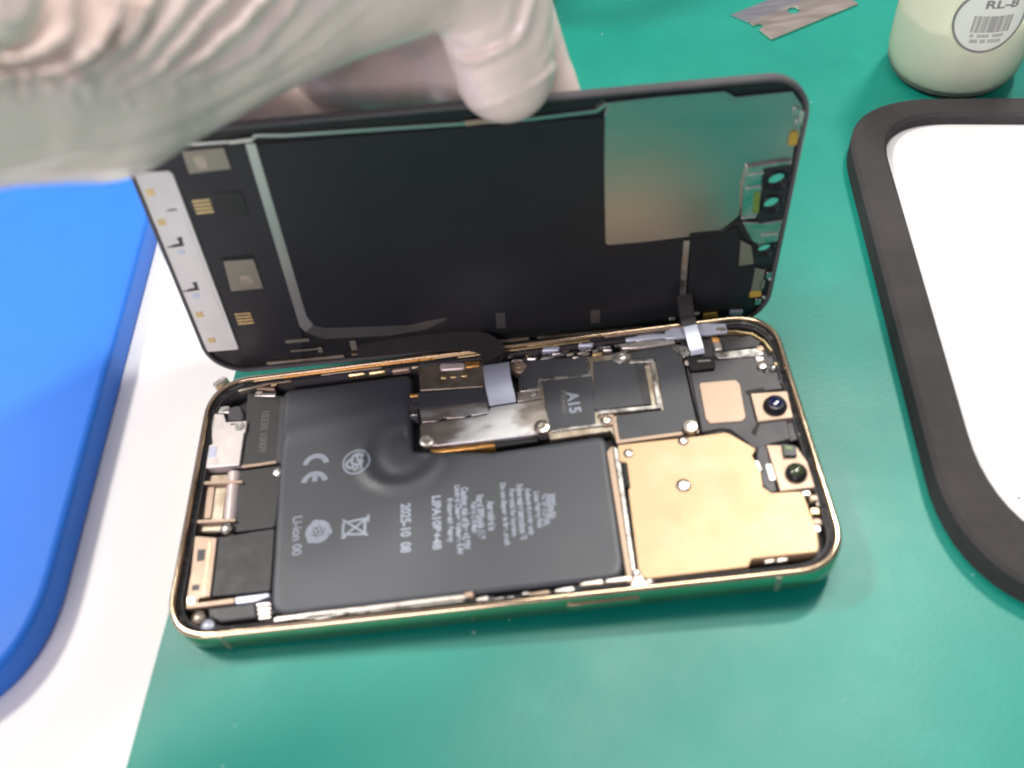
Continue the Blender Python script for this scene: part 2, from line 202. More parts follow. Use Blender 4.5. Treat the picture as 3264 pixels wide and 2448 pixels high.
M = dict(
 rubber=mat('green_rubber', (.0002, .243, .182), .42, var=.05, scale=25, bump=.03, bscale=900, rvar=.05, spec=.6, second=(.0012, .268, .20), sscale=70, slo=.5, shi=.8),
 desk=mat('white_desk', (.94, .92, .885), .55, var=.02, scale=15, rvar=.03, bump=.01, bscale=500),
 blue=mat('blue_plastic', (.026, .19, .76), .50, var=.05, scale=20, bump=.012, bscale=500, rvar=.06, spec=.4),
 foam=mat('black_foam', (.050, .046, .046), .85, var=.12, scale=500, bump=.05, bscale=1500, rvar=.05, spec=.25, second=(.066, .061, .061), sscale=40),
 paper=mat('white_panel', (.88, .88, .87), .5, var=.01, scale=40, rvar=.03),
 gold=mat('gold_steel', (.72, .55, .37), .15, 1, var=.06, scale=100, rvar=.05, bump=.004, bscale=400),
 goldrough=mat('gold_inner', (.50, .37, .22), .34, 1, var=.3, scale=350, rvar=.1, bump=.05),
 ledge=mat('black_adhesive', (.018, .017, .018), .38, var=.5, scale=500, bump=.12, bscale=900, rvar=.15, second=(.09, .085, .08), sscale=420, slo=.58, shi=.68),
 pocket=mat('midplate', (.022, .021, .022), .5, var=.4, scale=200, rvar=.1),
 batt=mat('battery_wrap', (.058, .064, .076), .47, var=.06, scale=60, bump=.02, bscale=250, rvar=.05, spec=.7),
 print=mat('grey_print', (.33, .37, .43), .55, var=.1, scale=400, rvar=.03),
 print2=mat('faint_print', (.16, .155, .15), .55, var=.1, scale=400, rvar=.03),
 tape=mat('graphite_tape', (.066, .068, .076), .42, var=.08, scale=150, bump=.015, bscale=500, rvar=.07),
 tape2=mat('dark_plastic', (.046, .044, .045), .46, var=.12, scale=200, bump=.03, bscale=700, rvar=.08),
 plast=mat('module_plastic', (.078, .073, .078), .45, var=.1, scale=200, bump=.03, bscale=700, rvar=.08),
 silver=mat('nickel', (.56, .54, .50), .30, 1, var=.14, scale=300, bump=.03, bscale=500, rvar=.12),
 worn=mat('worn_nickel', (.42, .37, .33), .36, .75, var=.2, scale=220, bump=.05, bscale=350, rvar=.12, stretch=(.5, 1, 1), second=(.80, .80, .80), sscale=110, slo=.50, shi=.60),
 board=mat('solder_plate', (.46, .40, .32), .42, .85, var=.2, scale=260, bump=.05, rvar=.1, second=(.30, .23, .16), sscale=200),
 bright=mat('bright_tin', (.74, .68, .62), .3, .8, var=.06, scale=250, bump=.03, bscale=400, rvar=.08),
 copper=mat('copper_shield', (.62, .435, .255), .50, .45, var=.05, scale=90, bump=.012, bscale=300, rvar=.06, second=(.64, .47, .31), sscale=120, slo=.5, shi=.75),
 beige=mat('beige_gold', (.46, .34, .25), .45, .5, var=.08, scale=200, bump=.02, rvar=.06),
 screw=mat('screw_metal', (.80, .72, .63), .25, 1, var=.08, scale=300, rvar=.08),
 white=mat('led_flex_white', (.86, .83, .76), .55, var=.05, scale=100, rvar=.05),
 yellow=mat('kapton', (.50, .33, .05), .35, var=.1, scale=300),
 padgold=mat('pad_gold', (.62, .48, .24), .3, .8, var=.1, scale=300),
 orange=mat('orange_foil', (.80, .42, .12), .3, .7, var=.1, scale=300),
 pale=mat('pale_plate', (.80, .73, .68), .35, .3, var=.05, scale=200, rvar=.05),
 pink=mat('pink_pad', (.80, .68, .64), .35, .3, var=.04, scale=300),
 lilac=mat('flex_silver', (.64, .68, .80), .32, .3, var=.05, scale=120, rvar=.05, bump=.02),
 brownflex=mat('black_flex', (.022, .018, .017), .45, var=.1, scale=120, rvar=.08, bump=.02),
 bezel=mat('black_glass_frame', (.013, .013, .014), .33, var=.2, scale=100, rvar=.05),
 bezeledge=mat('bezel_edge', (.10, .095, .10), .38, var=.1, scale=100, rvar=.05),
 panel=mat('black_foil', (.013, .013, .017), .42, var=.12, scale=50, rvar=.05, bump=.01, bscale=200),
 pcb=mat('panel_flex', (.020, .020, .024), .40, var=.15, scale=80, rvar=.08, bump=.03, bscale=300),
 mirror=mat('panel_steel', (.50, .49, .47), .31, 1, var=.04, scale=60, rvar=.04, stretch=(.5, 1, 2)),
reflsteel=mat('reflection_steel', (.13, .12, .11), .4, .6, var=.08, scale=80, rvar=.05),  # steel copy whose dark tone stands for painted reflections
 chip=mat('shield_can', (.30, .275, .22), .42, .6, var=.08, scale=200, rvar=.05),
 lens=mat('lens_barrel', (.012, .012, .014), .25, rvar=.03),
 lensglass=mat('lens_glass_blue', (.004, .008, .06), .05, rvar=.01, coat=1, spec=.9),
 lensglass2=mat('lens_glass_green', (.03, .05, .008), .05, rvar=.01, coat=1, spec=.9),
 greenpcb=mat('green_pcb', (.16, .26, .05), .4, var=.2, scale=500),
 steel=mat('blade_steel', (.70, .61, .53), .34, 1, var=.1, scale=120, rvar=.06, stretch=(.3, 2, 1), bump=.01),
 bevel=mat('blade_ground_edge', (.86, .84, .85), .28, 1, var=.05, scale=200, rvar=.05, stretch=(.3, 3, 1)),
 glove=mat('latex_glove', (.95, .775, .70), .24, var=.04, scale=120, bump=.03, bscale=160, rvar=.06, sss=.08, stretch=(1, 1, 1), spec=.8),
 milk=mat('bottle_plastic', (.92, .93, .79), .38, var=.02, scale=60, rvar=.03, trans=.8, ior=1.12),
 liquid=mat('cleaning_liquid', (.88, .92, .80), .3, var=.02, scale=30, rvar=.03),
 label=mat('bottle_label', (.78, .83, .74), .35, var=.02, scale=60, rvar=.03),
 ink=mat('label_ink', (.25, .24, .23), .5, var=.1, scale=600),
 ink2=mat('label_ink_faint', (.48, .49, .44), .5, var=.1, scale=600),
 gap=mat('dark_gap', (.008, .008, .008), .6, rvar=.05),
)
gl = bpy.data.materials.new('clear_glass'); gl.use_nodes = True; gb = gl.node_tree.nodes['Principled BSDF']
gb.inputs['Transmission Weight'].default_value = 1; gb.inputs['Roughness'].default_value = 0; gb.inputs['IOR'].default_value = 1.05
M['glass'] = gl
# bottle liquid level: the wall looks greener where the liquid stands behind it
# ------------------------------------------------------------------ object helpers
def link(name, me, parent=None, **kw):
    o = bpy.data.objects.new(name, me); COL.objects.link(o)
    if parent is not None: o.parent = parent
    for k, v in kw.items(): o[k] = v
    return o
def mesh_from(name, V, F, m, smooth=35):
    me = bpy.data.meshes.new(name); me.from_pydata([tuple(np.array(v, float) * MM) for v in V], [], F)
    bm = bmesh.new(); bm.from_mesh(me); bmesh.ops.remove_doubles(bm, verts=bm.verts, dist=1e-7)
    bmesh.ops.recalc_face_normals(bm, faces=bm.faces); bm.to_mesh(me); bm.free()
    me.materials.append(m)
    if smooth:
        me.polygons.foreach_set('use_smooth', [True] * len(me.polygons)); me.set_sharp_from_angle(angle=math.radians(smooth))
    return me
def area2(p): return sum(p[i][0] * p[(i + 1) % len(p)][1] - p[(i + 1) % len(p)][0] * p[i][1] for i in range(len(p))) / 2
def ccw(p): return list(p) if area2(p) > 0 else list(p)[::-1]
def rounded(p, r, n=4):
    p = ccw(p); out = []; k = len(p)
    rs = r if isinstance(r, (list, tuple)) else [r] * k
    for i in range(k):
        a, b, c = (np.array(p[(i + j) % k], float) for j in (-1, 0, 1))
        u = a - b; v = c - b; lu, lv = np.linalg.norm(u), np.linalg.norm(v)
        if lu < 1e-6 or lv < 1e-6: continue
        u /= lu; v /= lv; ang = math.acos(max(-1, min(1, float(u @ v))))
        if ang > 3.0 or rs[i] < .01: out.append(tuple(b)); continue
        t = min(rs[i] / math.tan(ang / 2), lu * .48, lv * .48)
        A = b + u * t; B = b + v * t
        for q in range(n + 1):
            s = q / n; out.append(tuple((1 - s) ** 2 * A + 2 * s * (1 - s) * b + s * s * B))
    return out
def inset(p, d):
    k = len(p); out = []
    for i in range(k):
        a, b, c = (np.array(p[(i + j) % k], float) for j in (-1, 0, 1))
        e1 = b - a; e2 = c - b
        n1 = np.array((-e1[1], e1[0])) / (np.linalg.norm(e1) + 1e-12); n2 = np.array((-e2[1], e2[0])) / (np.linalg.norm(e2) + 1e-12)
        m = n1 + n2; L = np.linalg.norm(m)
        m = m / L if L > 1e-6 else n1
        k2 = d / max(float(m @ n1), .45)
        out.append(tuple(b + m * k2))
    return out
def plate(name, pts, z0, z1, m, parent=None, r=.3, bev=.08, holes=(), to3=None, bottom=False, n=4, raw=False, **kw):
    """solid plate: outline pts in the local plane, from z0 up to z1, rounded corners, chamfered top edge"""
    p = ccw(pts) if raw else rounded(pts, r, n)
    hs = [ccw(h)[::-1] for h in holes]
    V = []; F = []; tops = []
    for ring in [p] + hs:
        k = len(ring); o = len(V); ins = inset(ring, bev)
        V += [(x, y, z0) for x, y in ring] + [(x, y, z1 - bev) for x, y in ring] + [(x, y, z1) for x, y in ins]
        for i in range(k):
            j = (i + 1) % k
            F.append((o + i, o + j, o + k + j, o + k + i)); F.append((o + k + i, o + k + j, o + 2 * k + j, o + 2 * k + i))
        tops.append((o, k))
    idx = [i for o, k in tops for i in range(o + 2 * k, o + 3 * k)]
    tri = tessellate_polygon([[Vector((V[i][0], V[i][1], 0)) for i in range(o + 2 * k, o + 3 * k)] for o, k in tops])
    F += [tuple(idx[a] for a in t) for t in tri]
    if bottom:
        idb = [i for o, k in tops for i in range(o, o + k)]
        tri = tessellate_polygon([[Vector((V[i][0], V[i][1], 0)) for i in range(o, o + k)] for o, k in tops])
        F += [tuple(idb[a] for a in t) for t in tri]
    if to3: V = [to3(v) for v in V]
    me = mesh_from(name, V, F, m)
    return link(name, me, parent, **kw)
def circle(c, r, n=24, ry=None, a0=0): return [(c[0] + r * math.cos(a0 + 2 * math.pi * i / n), c[1] + (ry or r) * math.sin(a0 + 2 * math.pi * i / n)) for i in range(n)]
def lathe(name, c, prof, m, parent=None, n=32, to3=None, **kw):
    V = []; F = []
    for r, z in prof:
        V += [(c[0] + r * math.cos(2 * math.pi * i / n), c[1] + r * math.sin(2 * math.pi * i / n), z) for i in range(n)]
    for q in range(len(prof) - 1):
        for i in range(n): j = (i + 1) % n; F.append((q * n + i, q * n + j, q * n + n + j, q * n + n + i))
    F.append(tuple(range(n))); F.append(tuple((len(prof) - 1) * n + i for i in range(n)))
    if to3: V = [to3(v) for v in V]
    return link(name, mesh_from(name, V, F, m), parent, **kw)
def strip_pts(path, w):
    p = [np.array(q, float) for q in path]; L = []; Rr = []
    for i, q in enumerate(p):
        ns = []
        if i > 0: e = q - p[i - 1]; ns.append(np.array((-e[1], e[0])) / np.linalg.norm(e))
        if i < len(p) - 1: e = p[i + 1] - q; ns.append(np.array((-e[1], e[0])) / np.linalg.norm(e))
        m = sum(ns); m = m / np.linalg.norm(m); k = w / 2 / max(float(m @ ns[0]), .5)
        L.append(tuple(q + m * k)); Rr.append(tuple(q - m * k))
    return L + Rr[::-1]
def strip(name, path, wd, z0, z1, m, parent=None, r=.1, **kw): return plate(name, strip_pts(path, wd), z0, z1, m, parent, r=r, bev=min(.06, wd * .2), **kw)
def ribbon(name, path, wvec, wd, th, m, parent=None, n=8, **kw):
    """flat cable: smooth 3-D centre line, width along wvec"""
    P = [np.array(q, float) for q in path]; pts = []
    for i in range(len(P) - 1):
        a, b, c, d = P[max(i - 1, 0)], P[i], P[i + 1], P[min(i + 2, len(P) - 1)]
        for q in range(n):
            t = q / n; pts.append(.5 * ((2 * b) + (-a + c) * t + (2 * a - 5 * b + 4 * c - d) * t * t + (-a + 3 * b - 3 * c + d) * t ** 3))
    pts.append(P[-1]); V = []; F = []
    wds = wd if isinstance(wd, (list, tuple)) else [wd] * len(P)
    for i, q in enumerate(pts):
        tg = pts[min(i + 1, len(pts) - 1)] - pts[max(i - 1, 0)]; tg = tg / np.linalg.norm(tg)
        wv = np.array(wvec, float); wv = wv - tg * (wv @ tg); wv /= np.linalg.norm(wv); nr = np.cross(tg, wv)
        s = i / (len(pts) - 1) * (len(P) - 1); k = int(min(s, len(P) - 2)); ww = wds[k] * (1 - (s - k)) + wds[k + 1] * (s - k)
        for a, b in ((-.5, -.5), (.5, -.5), (.5, .5), (-.5, .5)): V.append(q + wv * ww * a + nr * th * b)
    for i in range(len(pts) - 1):
        for j in range(4): F.append((4 * i + j, 4 * i + (j + 1) % 4, 4 * i + 4 + (j + 1) % 4, 4 * i + 4 + j))
    F.append((0, 1, 2, 3)); F.append(tuple(len(V) - 4 + i for i in range(4)))
    return link(name, mesh_from(name, V, F, m), parent, **kw)
def empty(name, mw=None, **kw):
    o = bpy.data.objects.new(name, None); COL.objects.link(o); o.empty_display_size = .01
    if mw is not None: o.matrix_world = mw
    for k, v in kw.items(): o[k] = v
    return o
def text(name, s, a, b, z, m, parent, width=None, depth=.02, to3=None, hvec=None, bold=.0):
    """flat print running from a to b; letter height given by `width`; converted to a mesh"""
    cu = bpy.data.curves.new(name, 'FONT'); cu.body = s; cu.size = 1; cu.align_x = 'LEFT'; cu.align_y = 'BOTTOM_BASELINE' if False else 'BOTTOM'
    cu.extrude = .0; cu.offset = bold
    o = bpy.data.objects.new(name, cu); COL.objects.link(o)
    dg = bpy.context.evaluated_depsgraph_get(); me = bpy.data.meshes.new_from_object(o.evaluated_get(dg))
    bpy.data.objects.remove(o); bpy.data.curves.remove(cu)
    co = np.array([v.co[:] for v in me.vertices])
    x0, x1 = co[:, 0].min(), co[:, 0].max(); y0, y1 = co[:, 1].min(), co[:, 1].max()
    a = np.array(a, float); b = np.array(b, float); L = np.linalg.norm(b - a); t = (b - a) / L; n = np.array((-t[1], t[0]))
    u = (co[:, 0] - x0) / (x1 - x0) * L; v = (co[:, 1] - y0) / (y1 - y0) * width - width / 2
    P = a + u[:, None] * t + v[:, None] * n
    V = [(p[0], p[1], z + depth) for p in P]
    if to3: V = [to3(q) for q in V]
    me2 = bpy.data.meshes.new(name); me2.from_pydata([tuple(np.array(q) * MM) for q in V], [], [tuple(p.vertices) for p in me.polygons])
    me2.materials.append(m); bpy.data.meshes.remove(me)
    return link(name, me2, parent)
def screw(c, r, z, parent, m=None, h=.5, slot=True):
    m = m or M['screw']
    s = lathe('screw', c, [(r * 1.02, z - h), (r * 1.02, z - .1), (r * .86, z + .02), (r * .52, z + .1), (r * .44, z - .12), (r * .05, z - .16)], m, parent, n=20)
    return s
def mirror_xy(c): return c
# ------------------------------------------------------------------ setting
def sheet(name, x0, x1, y0, y1, z, m, th=2.0, **kw):
    return plate(name, [(x0, y0), (x1, y0), (x1, y1), (x0, y1)], z - th, z, m, None, r=.01, bev=.2, **kw)
sheet('desk', -900, 900, -700, 900, -2.0, M['desk'], kind='structure')
wa, wb = np.array(G['white'][0]), np.array(G['white'][1]); dr = (wa - wb) / np.linalg.norm(wa - wb)
pA = wb - dr * 500; pB = wa + dr * 700
plate('work_mat', [tuple(pA), (760, pA[1]), (760, pB[1]), tuple(pB)], -1.999, 0, M['rubber'], None, r=.5, bev=.3, kind='structure')
# lint and crumbs scattered on the mat
lV = []; lF = []
for i in range(34):
    x = random.uniform(0, 230); y = random.uniform(-45, 260); a = random.uniform(0, 6.3); L_ = random.choice((.25, .3, .4, 1.3)); t_ = .08 if L_ > 1 else L_ * .8
    o_ = len(lV); c_, s_ = math.cos(a), math.sin(a)
    for dx, dy in ((-L_, -t_), (L_, -t_), (L_, t_), (-L_, t_)): lV.append((x + dx * c_ - dy * s_, y + dx * s_ + dy * c_, .02))
    lV.append((x, y, .02 + t_)); lF += [(o_, o_ + 1, o_ + 4), (o_ + 1, o_ + 2, o_ + 4), (o_ + 2, o_ + 3, o_ + 4), (o_ + 3, o_, o_ + 4)]
link('lint', mesh_from('lint', lV, lF, mat('lint', (.22, .48, .40), .8), 0), None, kind='stuff')
sV = []; sF = []
for i in range(16):
    x = random.uniform(5, 225); y = random.uniform(-50, 240); a = random.uniform(-.5, .9); L_ = random.uniform(3, 13); cv = random.uniform(-.12, .12); o_ = len(sV)
    for q in range(7):
        t_ = q / 6; px = x + math.cos(a + cv * t_) * L_ * t_; py = y + math.sin(a + cv * t_) * L_ * t_; hw = .07 * math.sin(math.pi * min(max(t_, .08), .92))
        sV += [(px - math.sin(a) * hw, py + math.cos(a) * hw, .012), (px + math.sin(a) * hw, py - math.cos(a) * hw, .012)]
    sF += [(o_ + 2 * q, o_ + 2 * q + 1, o_ + 2 * q + 3, o_ + 2 * q + 2) for q in range(6)]
link('mat_scratches', mesh_from('mat_scratches', sV, sF, mat('scratch', (.06, .36, .28), .6), 0), None, kind='stuff')
# ------------------------------------------------------------------ blue case
bx = -30.0
bl = empty('plastic_case', None, label='glossy blue plastic slab with rounded corner lying on the white desk', category='plastic case')
def soft_slab(name, pts, z0, z1, rr, rad, m, parent, n=8):
    p = rounded(pts, rr, 14); V = []; F = []; k = len(p)
    V += [(x, y, z0 + .8) for x, y in inset(p, 0.0)]
    steps = [(0, z0 + .8)]
    rings = [inset(p, .8)]; zs = [z0]
    rings.append(p); zs.append(z0 + 1)
    for q in range(n + 1):
        a = q / n * math.pi / 2; rings.append(inset(p, rad * (1 - math.cos(a)))); zs.append(z1 - rad + rad * math.sin(a))
    V = [(x, y, z) for rg, z in zip(rings, zs) for x, y in rg]
    for s in range(len(rings) - 1):
        for i in range(k): j = (i + 1) % k; F.append((s * k + i, s * k + j, s * k + k + j, s * k + k + i))
    o = (len(rings) - 1) * k
    F += [tuple(o + i for i in t) for t in tessellate_polygon([[Vector((x, y, 0)) for x, y in rings[-1]]])]
    return link(name, mesh_from(name, V, F, m, 40), parent)
soft_slab('case_shell', [(-190, -13), (bx + .3, -13), (bx - .8, 300), (-190, 300)], -1.95, 7.0, 33, 2.0, M['blue'], bl)
# ------------------------------------------------------------------ foam framed panel
fr = empty('foam_framed_tray', None, label='white panel inside a thick black foam rim at the right edge of the bench', category='tray')
def Lx(x0, y0, y): return x0 + .117 * (y - y0)
ro = [(330, 133), (187.6, 159), (168.0, -8), (330, -38)]
ri = [(322, 124.5), (196.4, 149.2), (178.6, 1), (322, -27)]
rim = plate('foam_rim', rounded(ro, [1, 27, 36, 1], 14), 0, 7.5, M['foam'], fr, raw=True, bev=1.0, holes=[rounded(ri, [1, 20, 34, 1], 14)])
plate('white_panel', rounded([(326, 129), (191.5, 153), (173, -4), (326, -32)], [1, 22, 34, 1], 10), .1, 3.6, M['paper'], fr, raw=True, bev=.3)
lathe('dark_speck', (188.5, 16.5), [(.35, 3.55), (.3, 3.75)], M['foam'], fr, n=8)
# ------------------------------------------------------------------ phone body
TH = CAM['th']
PH = Matrix(((math.cos(TH), 0, -math.sin(TH), 0), (0, 1, 0, 0), (math.sin(TH), 0, math.cos(TH), 0), (0, 0, 0, 1)))
ph = empty('smartphone_body', PH, label='opened gold smartphone body on the green mat with battery and circuit boards exposed', category='smartphone')
LX, LY, LR, TOPZ = 146.7, 71.5, 11.5, 7.65
def rr_outline(off, n=14, R=LR):
    x0, y0, x1, y1 = off, off, LX - off, LY - off; r = max(R - off, .5); out = []
    for cx, cy, a0 in ((x1 - r, y0 + r, -90), (x1 - r, y1 - r, 0), (x0 + r, y1 - r, 90), (x0 + r, y0 + r, 180)):
        for q in range(n + 1):
            a = math.radians(a0 + 90 * q / n)
            ca, sa = math.cos(a), math.sin(a); e = .86      # continuous-curvature corner
            out.append((cx + r * math.copysign(abs(ca) ** e, ca), cy + r * math.copysign(abs(sa) ** e, sa)))
    return out
def ring_mesh(name, prof, m, parent):
    rings = [(rr_outline(o), z) for o, z in prof]; k = len(rings[0][0]); V = [(x, y, z) for rg, z in rings for x, y in rg]; F = []
    for s in range(len(rings) - 1):
        for i in range(k): j = (i + 1) % k; F.append((s * k + i, s * k + j, s * k + k + j, s * k + k + i))
    return link(name, mesh_from(name, V, F, m, 50), parent)
frm = ring_mesh('frame', [(2.5, .25), (.7, .25), (.35, .36), (.12, .6), (0, .95), (0, 6.7), (.12, 7.15), (.40, 7.48), (.75, 7.65), (1.25, 7.65), (1.4, 7.5), (1.45, 6.7)], M['gold'], ph)
ring_mesh('adhesive_ledge', [(1.44, 6.8), (1.7, 6.62), (2.25, 6.5), (2.4, 6.2), (2.45, 2.0)], M['ledge'], ph)
ring_mesh('inner_lip', [(2.44, 5.9), (2.55, 6.2), (2.7, 6.2), (2.78, 5.9), (2.78, 2.0)], M['plast'], ph)
plate('back_glass', rr_outline(2.4), .12, .6, M['bezel'], ph, raw=True, bev=.1, bottom=True)
plate('midplate', rr_outline(3.0), 1.2, 2.4, M['pocket'], ph, raw=True, bev=.05)
# camera bump that lifts the top end
bump = plate('camera_bump', [(106, 36), (143, 36), (143, 68), (106, 68)], -3.45, .14, M['bezel'], ph, r=6, bev=.05, bottom=True)
# button and antenna bands on the near wall
def near_wall(v): return (v[0], -v[2], v[1])
sb = plate('side_button', [(87.2, 2.8), (103.0, 2.8), (103.0, 5.2), (87.2, 5.2)], -.3, .42, M['gold'], frm, r=1.1, bev=.12, to3=near_wall)
for x in (12.5, 131.0):
    plate('antenna_band', [(x, .6), (x + 1.1, .6), (x + 1.1, 7.0), (x, 7.0)], -.3, .03, M['board'], frm, r=.05, bev=.01, to3=near_wall)
# battery --------------------------------------------------------
B0 = 6.0
bp_ = rounded([(23.0, 4.2)] + G['battery'][6:7] + G['battery'][5:0:-1] + [(20.0, 66.5), (21.1, 44.0)], [5, 3.5, 2.5, .4, .8, .8, 2.5, 2, .8], 7)
k = len(bp_); rings = []; zs = []
bcc = ccw(bp_)
for off, z in ((0, 2.5), (0, 4.9), (.12, 5.35), (.42, 5.72), (.9, 5.9), (1.5, 5.97)): rings.append(inset(bcc, off)); zs.append(z)
# fine grid top so that the dents and the round swelling are real relief
batt_V = [(x, y, z) for rg, z in zip(rings, zs) for x, y in rg]; batt_F = []
for s in range(len(rings) - 1):
    for i in range(k): j = (i + 1) % k; batt_F.append((s * k + i, s * k + j, s * k + k + j, s * k + k + i))
me = bpy.data.meshes.new('battery'); bm = bmesh.new()
vs = [bm.verts.new(np.array(v) * MM) for v in batt_V]
for f in batt_F: bm.faces.new([vs[i] for i in f])
o0 = (len(rings) - 1) * k
tf = [bm.faces.new([vs[o0 + i] for i in t]) for t in tessellate_polygon([[Vector((x, y, 0)) for x, y in rings[-1]]])]
for xx in np.arange(22, 101, 1.1):
    bmesh.ops.bisect_plane(bm, geom=[e for e in bm.verts[:] + bm.edges[:] + bm.faces[:] if (e.is_valid)], plane_co=(xx * MM, 0, 0), plane_no=(1, 0, 0))
for yy in np.arange(5, 68, 1.1):
    bmesh.ops.bisect_plane(bm, geom=[e for e in bm.verts[:] + bm.edges[:] + bm.faces[:] if (e.is_valid)], plane_co=(0, yy * MM, 0), plane_no=(0, 1, 0))
for v in bm.verts:
    x, y, z = v.co / MM
    if z > 5.96:
        d = math.hypot(x - 51.5, (y - 42.6))
        ringh = 1.6 * .30 * math.exp(-((d - 9.3) / 1.5) ** 2) - 1.4 * .28 * math.exp(-((d - 6.0) / 1.5) ** 2)
        ringh *= max(0, min(1, (53 - y) / 8))
        lob = .28 * math.exp(-((y - 55 - (x - 37) * .17) / 3.0) ** 2) * (1 if y > 42 else 0)
        v.co.z += (ringh + lob + .05 * math.sin(x * .14) * math.cos(y * .2)) * MM
bmesh.ops.recalc_face_normals(bm, faces=bm.faces)
bm.to_mesh(me); bm.free(); me.materials.append(M['batt']); me.polygons.foreach_set('use_smooth', [True] * len(me.polygons))
me.set_sharp_from_angle(angle=math.radians(50))
bat = link('battery', me, ph)
def drop(me_obj, dz=.035):
    """let print follow the relief of the battery's top face"""
    me = me_obj.data
    for v in me.vertices:
        ok, loc, no, fi = bat.ray_cast(Vector((v.co.x, v.co.y, .02)), Vector((0, 0, -1)))
        if ok: v.co.z = loc.z + dz * MM
    return me_obj
ZP = 6.05
def bt(name, s, a, b, wd, m='print', bold=.0): return drop(text(name, s, a, b, ZP, M[m], bat, width=wd, bold=bold))
# CE mark: C and E as half rings, opening towards the near edge
def arc_mark(name, c, R, r, a0, a1, m, extra=None):
    n = 22; V = []; F = []
    for i in range(n + 1):
        a = math.radians(a0 + (a1 - a0) * i / n); V += [(c[0] + R * math.cos(a), c[1] + R * math.sin(a), ZP), (c[0] + r * math.cos(a), c[1] + r * math.sin(a), ZP)]
    for i in range(n): F.append((2 * i, 2 * i + 1, 2 * i + 3, 2 * i + 2))
    if extra:
        for (x0, y0, x1, y1) in extra: o = len(V); V += [(x0, y0, ZP), (x1, y0, ZP), (x1, y1, ZP), (x0, y1, ZP)]; F.append((o, o + 1, o + 2, o + 3))
    me = bpy.data.meshes.new(name); me.from_pydata([tuple(np.array(v) * MM) for v in V], [], F); me.materials.append(M[m])
    return drop(link(name, me, bat))
(c1, c2, c3) = G['ce']
arc_mark('letter_mark', (c1[0] - .1, c1[1] - 1.2), 3.3, 2.0, 8, 172, 'print')
arc_mark('letter_mark', (c2[0] - .2, c2[1] - 1.6), 3.3, 2.0, 8, 172, 'print', [(c2[0] - .75, c2[1] - 1.2, c2[0] + .5, c2[1] + .6)])
arc_mark('round_mark', c3, 3.5, 3.0, 0, 360, 'print')
arc_mark('round_mark', (c3[0] + .3, c3[1] + .7), 1.9, 1.2, 20, 340, 'print')
bt('round_mark_letters', 'PS', (c3[0] + .3, c3[1] + 2.2), (c3[0] + .3, c3[1] - 2.4), 2.6, bold=.03)
arc_mark('round_mark', (c3[0] - 1.3, c3[1] - .3), 1.5, .7, 60, 300, 'print')
s0, s1, s2, s3, d0, d1, m0, m1 = G['sym']
for k3 in range(3):                     # recycling arrows as a ring of three
    a = k3 * 120 + 15; arc_mark('recycle_arrow', (s0[0], s0[1]), 3.0, 1.7, a, a + 88, 'print', [])
    aa = math.radians(a + 96); arc_mark('recycle_arrow', (s0[0] + 2.3 * math.cos(aa), s0[1] + 2.3 * math.sin(aa)), 1.05, .05, 0, 360, 'print')
    arc_mark('recycle_arrow', (s0[0] + 1.0 * math.cos(aa - 1), s0[1] + 1.0 * math.sin(aa - 1)), .75, .3, 0, 360, 'print')
# crossed-out bin, lying on its side
def quadmark(name, pts):
    me = bpy.data.meshes.new(name); me.from_pydata([tuple(np.array((x, y, ZP)) * MM) for x, y in pts], [], [tuple(range(len(pts)))]); me.materials.append(M['print'])
    return drop(link(name, me, bat))
def line_mark(name, a, b, wd=.45): return quadmark(name, strip_pts([a, b], wd))
bxm, bym = s1
for a, b, wd in (((-3.0, 2.4), (3.2, -2.4), .5), ((-3.0, -2.4), (3.2, 2.4), .5), ((2.4, 2.3), (2.4, -2.3), .6), ((-2.6, 1.5), (2.4, 2.0), .55), ((-2.6, -1.5), (2.4, -2.0), .55), ((-2.7, 1.5), (-2.7, -1.5), .6), ((3.1, 1.0), (3.1, 3.0), .5)):
    line_mark('bin_mark', (bxm + a[0], bym + a[1]), (bxm + b[0], bym + b[1]), wd)
lathe('bin_wheel', (bxm - 2.4, bym - 2.2), [(.5, ZP + .02), (.45, ZP + .03)], M['print'], bat, n=12)
bt('battery_type_text', 'Li-ion 00', s2, s3, 2.3, bold=.025)
bt('date_text', '2025-10  08', d0, d1, 2.4, bold=.03)
bt('model_text', 'LIPA10B+48', m0, m1, 2.1, bold=.04)
c_ = G['cols1']; tx = ['Rechargeable Battery', 'Limited Charge Voltage: 4.4V', 'Caution: risk of fire +3.83V', 'Battery Cell Made', 'Rated 3095mAh 11.8', 'Assembled in']
for i in range(6): bt('small_print_line', tx[i], c_[2 * i], c_[2 * i + 1], 1.8, bold=.045)
c_ = G['cols2']; tx = ['Do not dispose in fire, crush', 'Potential for burning.', 'Follow maker instructions 60', 'Authorised service only', 'Li-ion Battery Pack', '+3.83V 11.97Wh', '3095mAh']
for i in range(7): bt('small_print_line', tx[i], c_[2 * i], c_[2 * i + 1], 1.75, bold=.045)
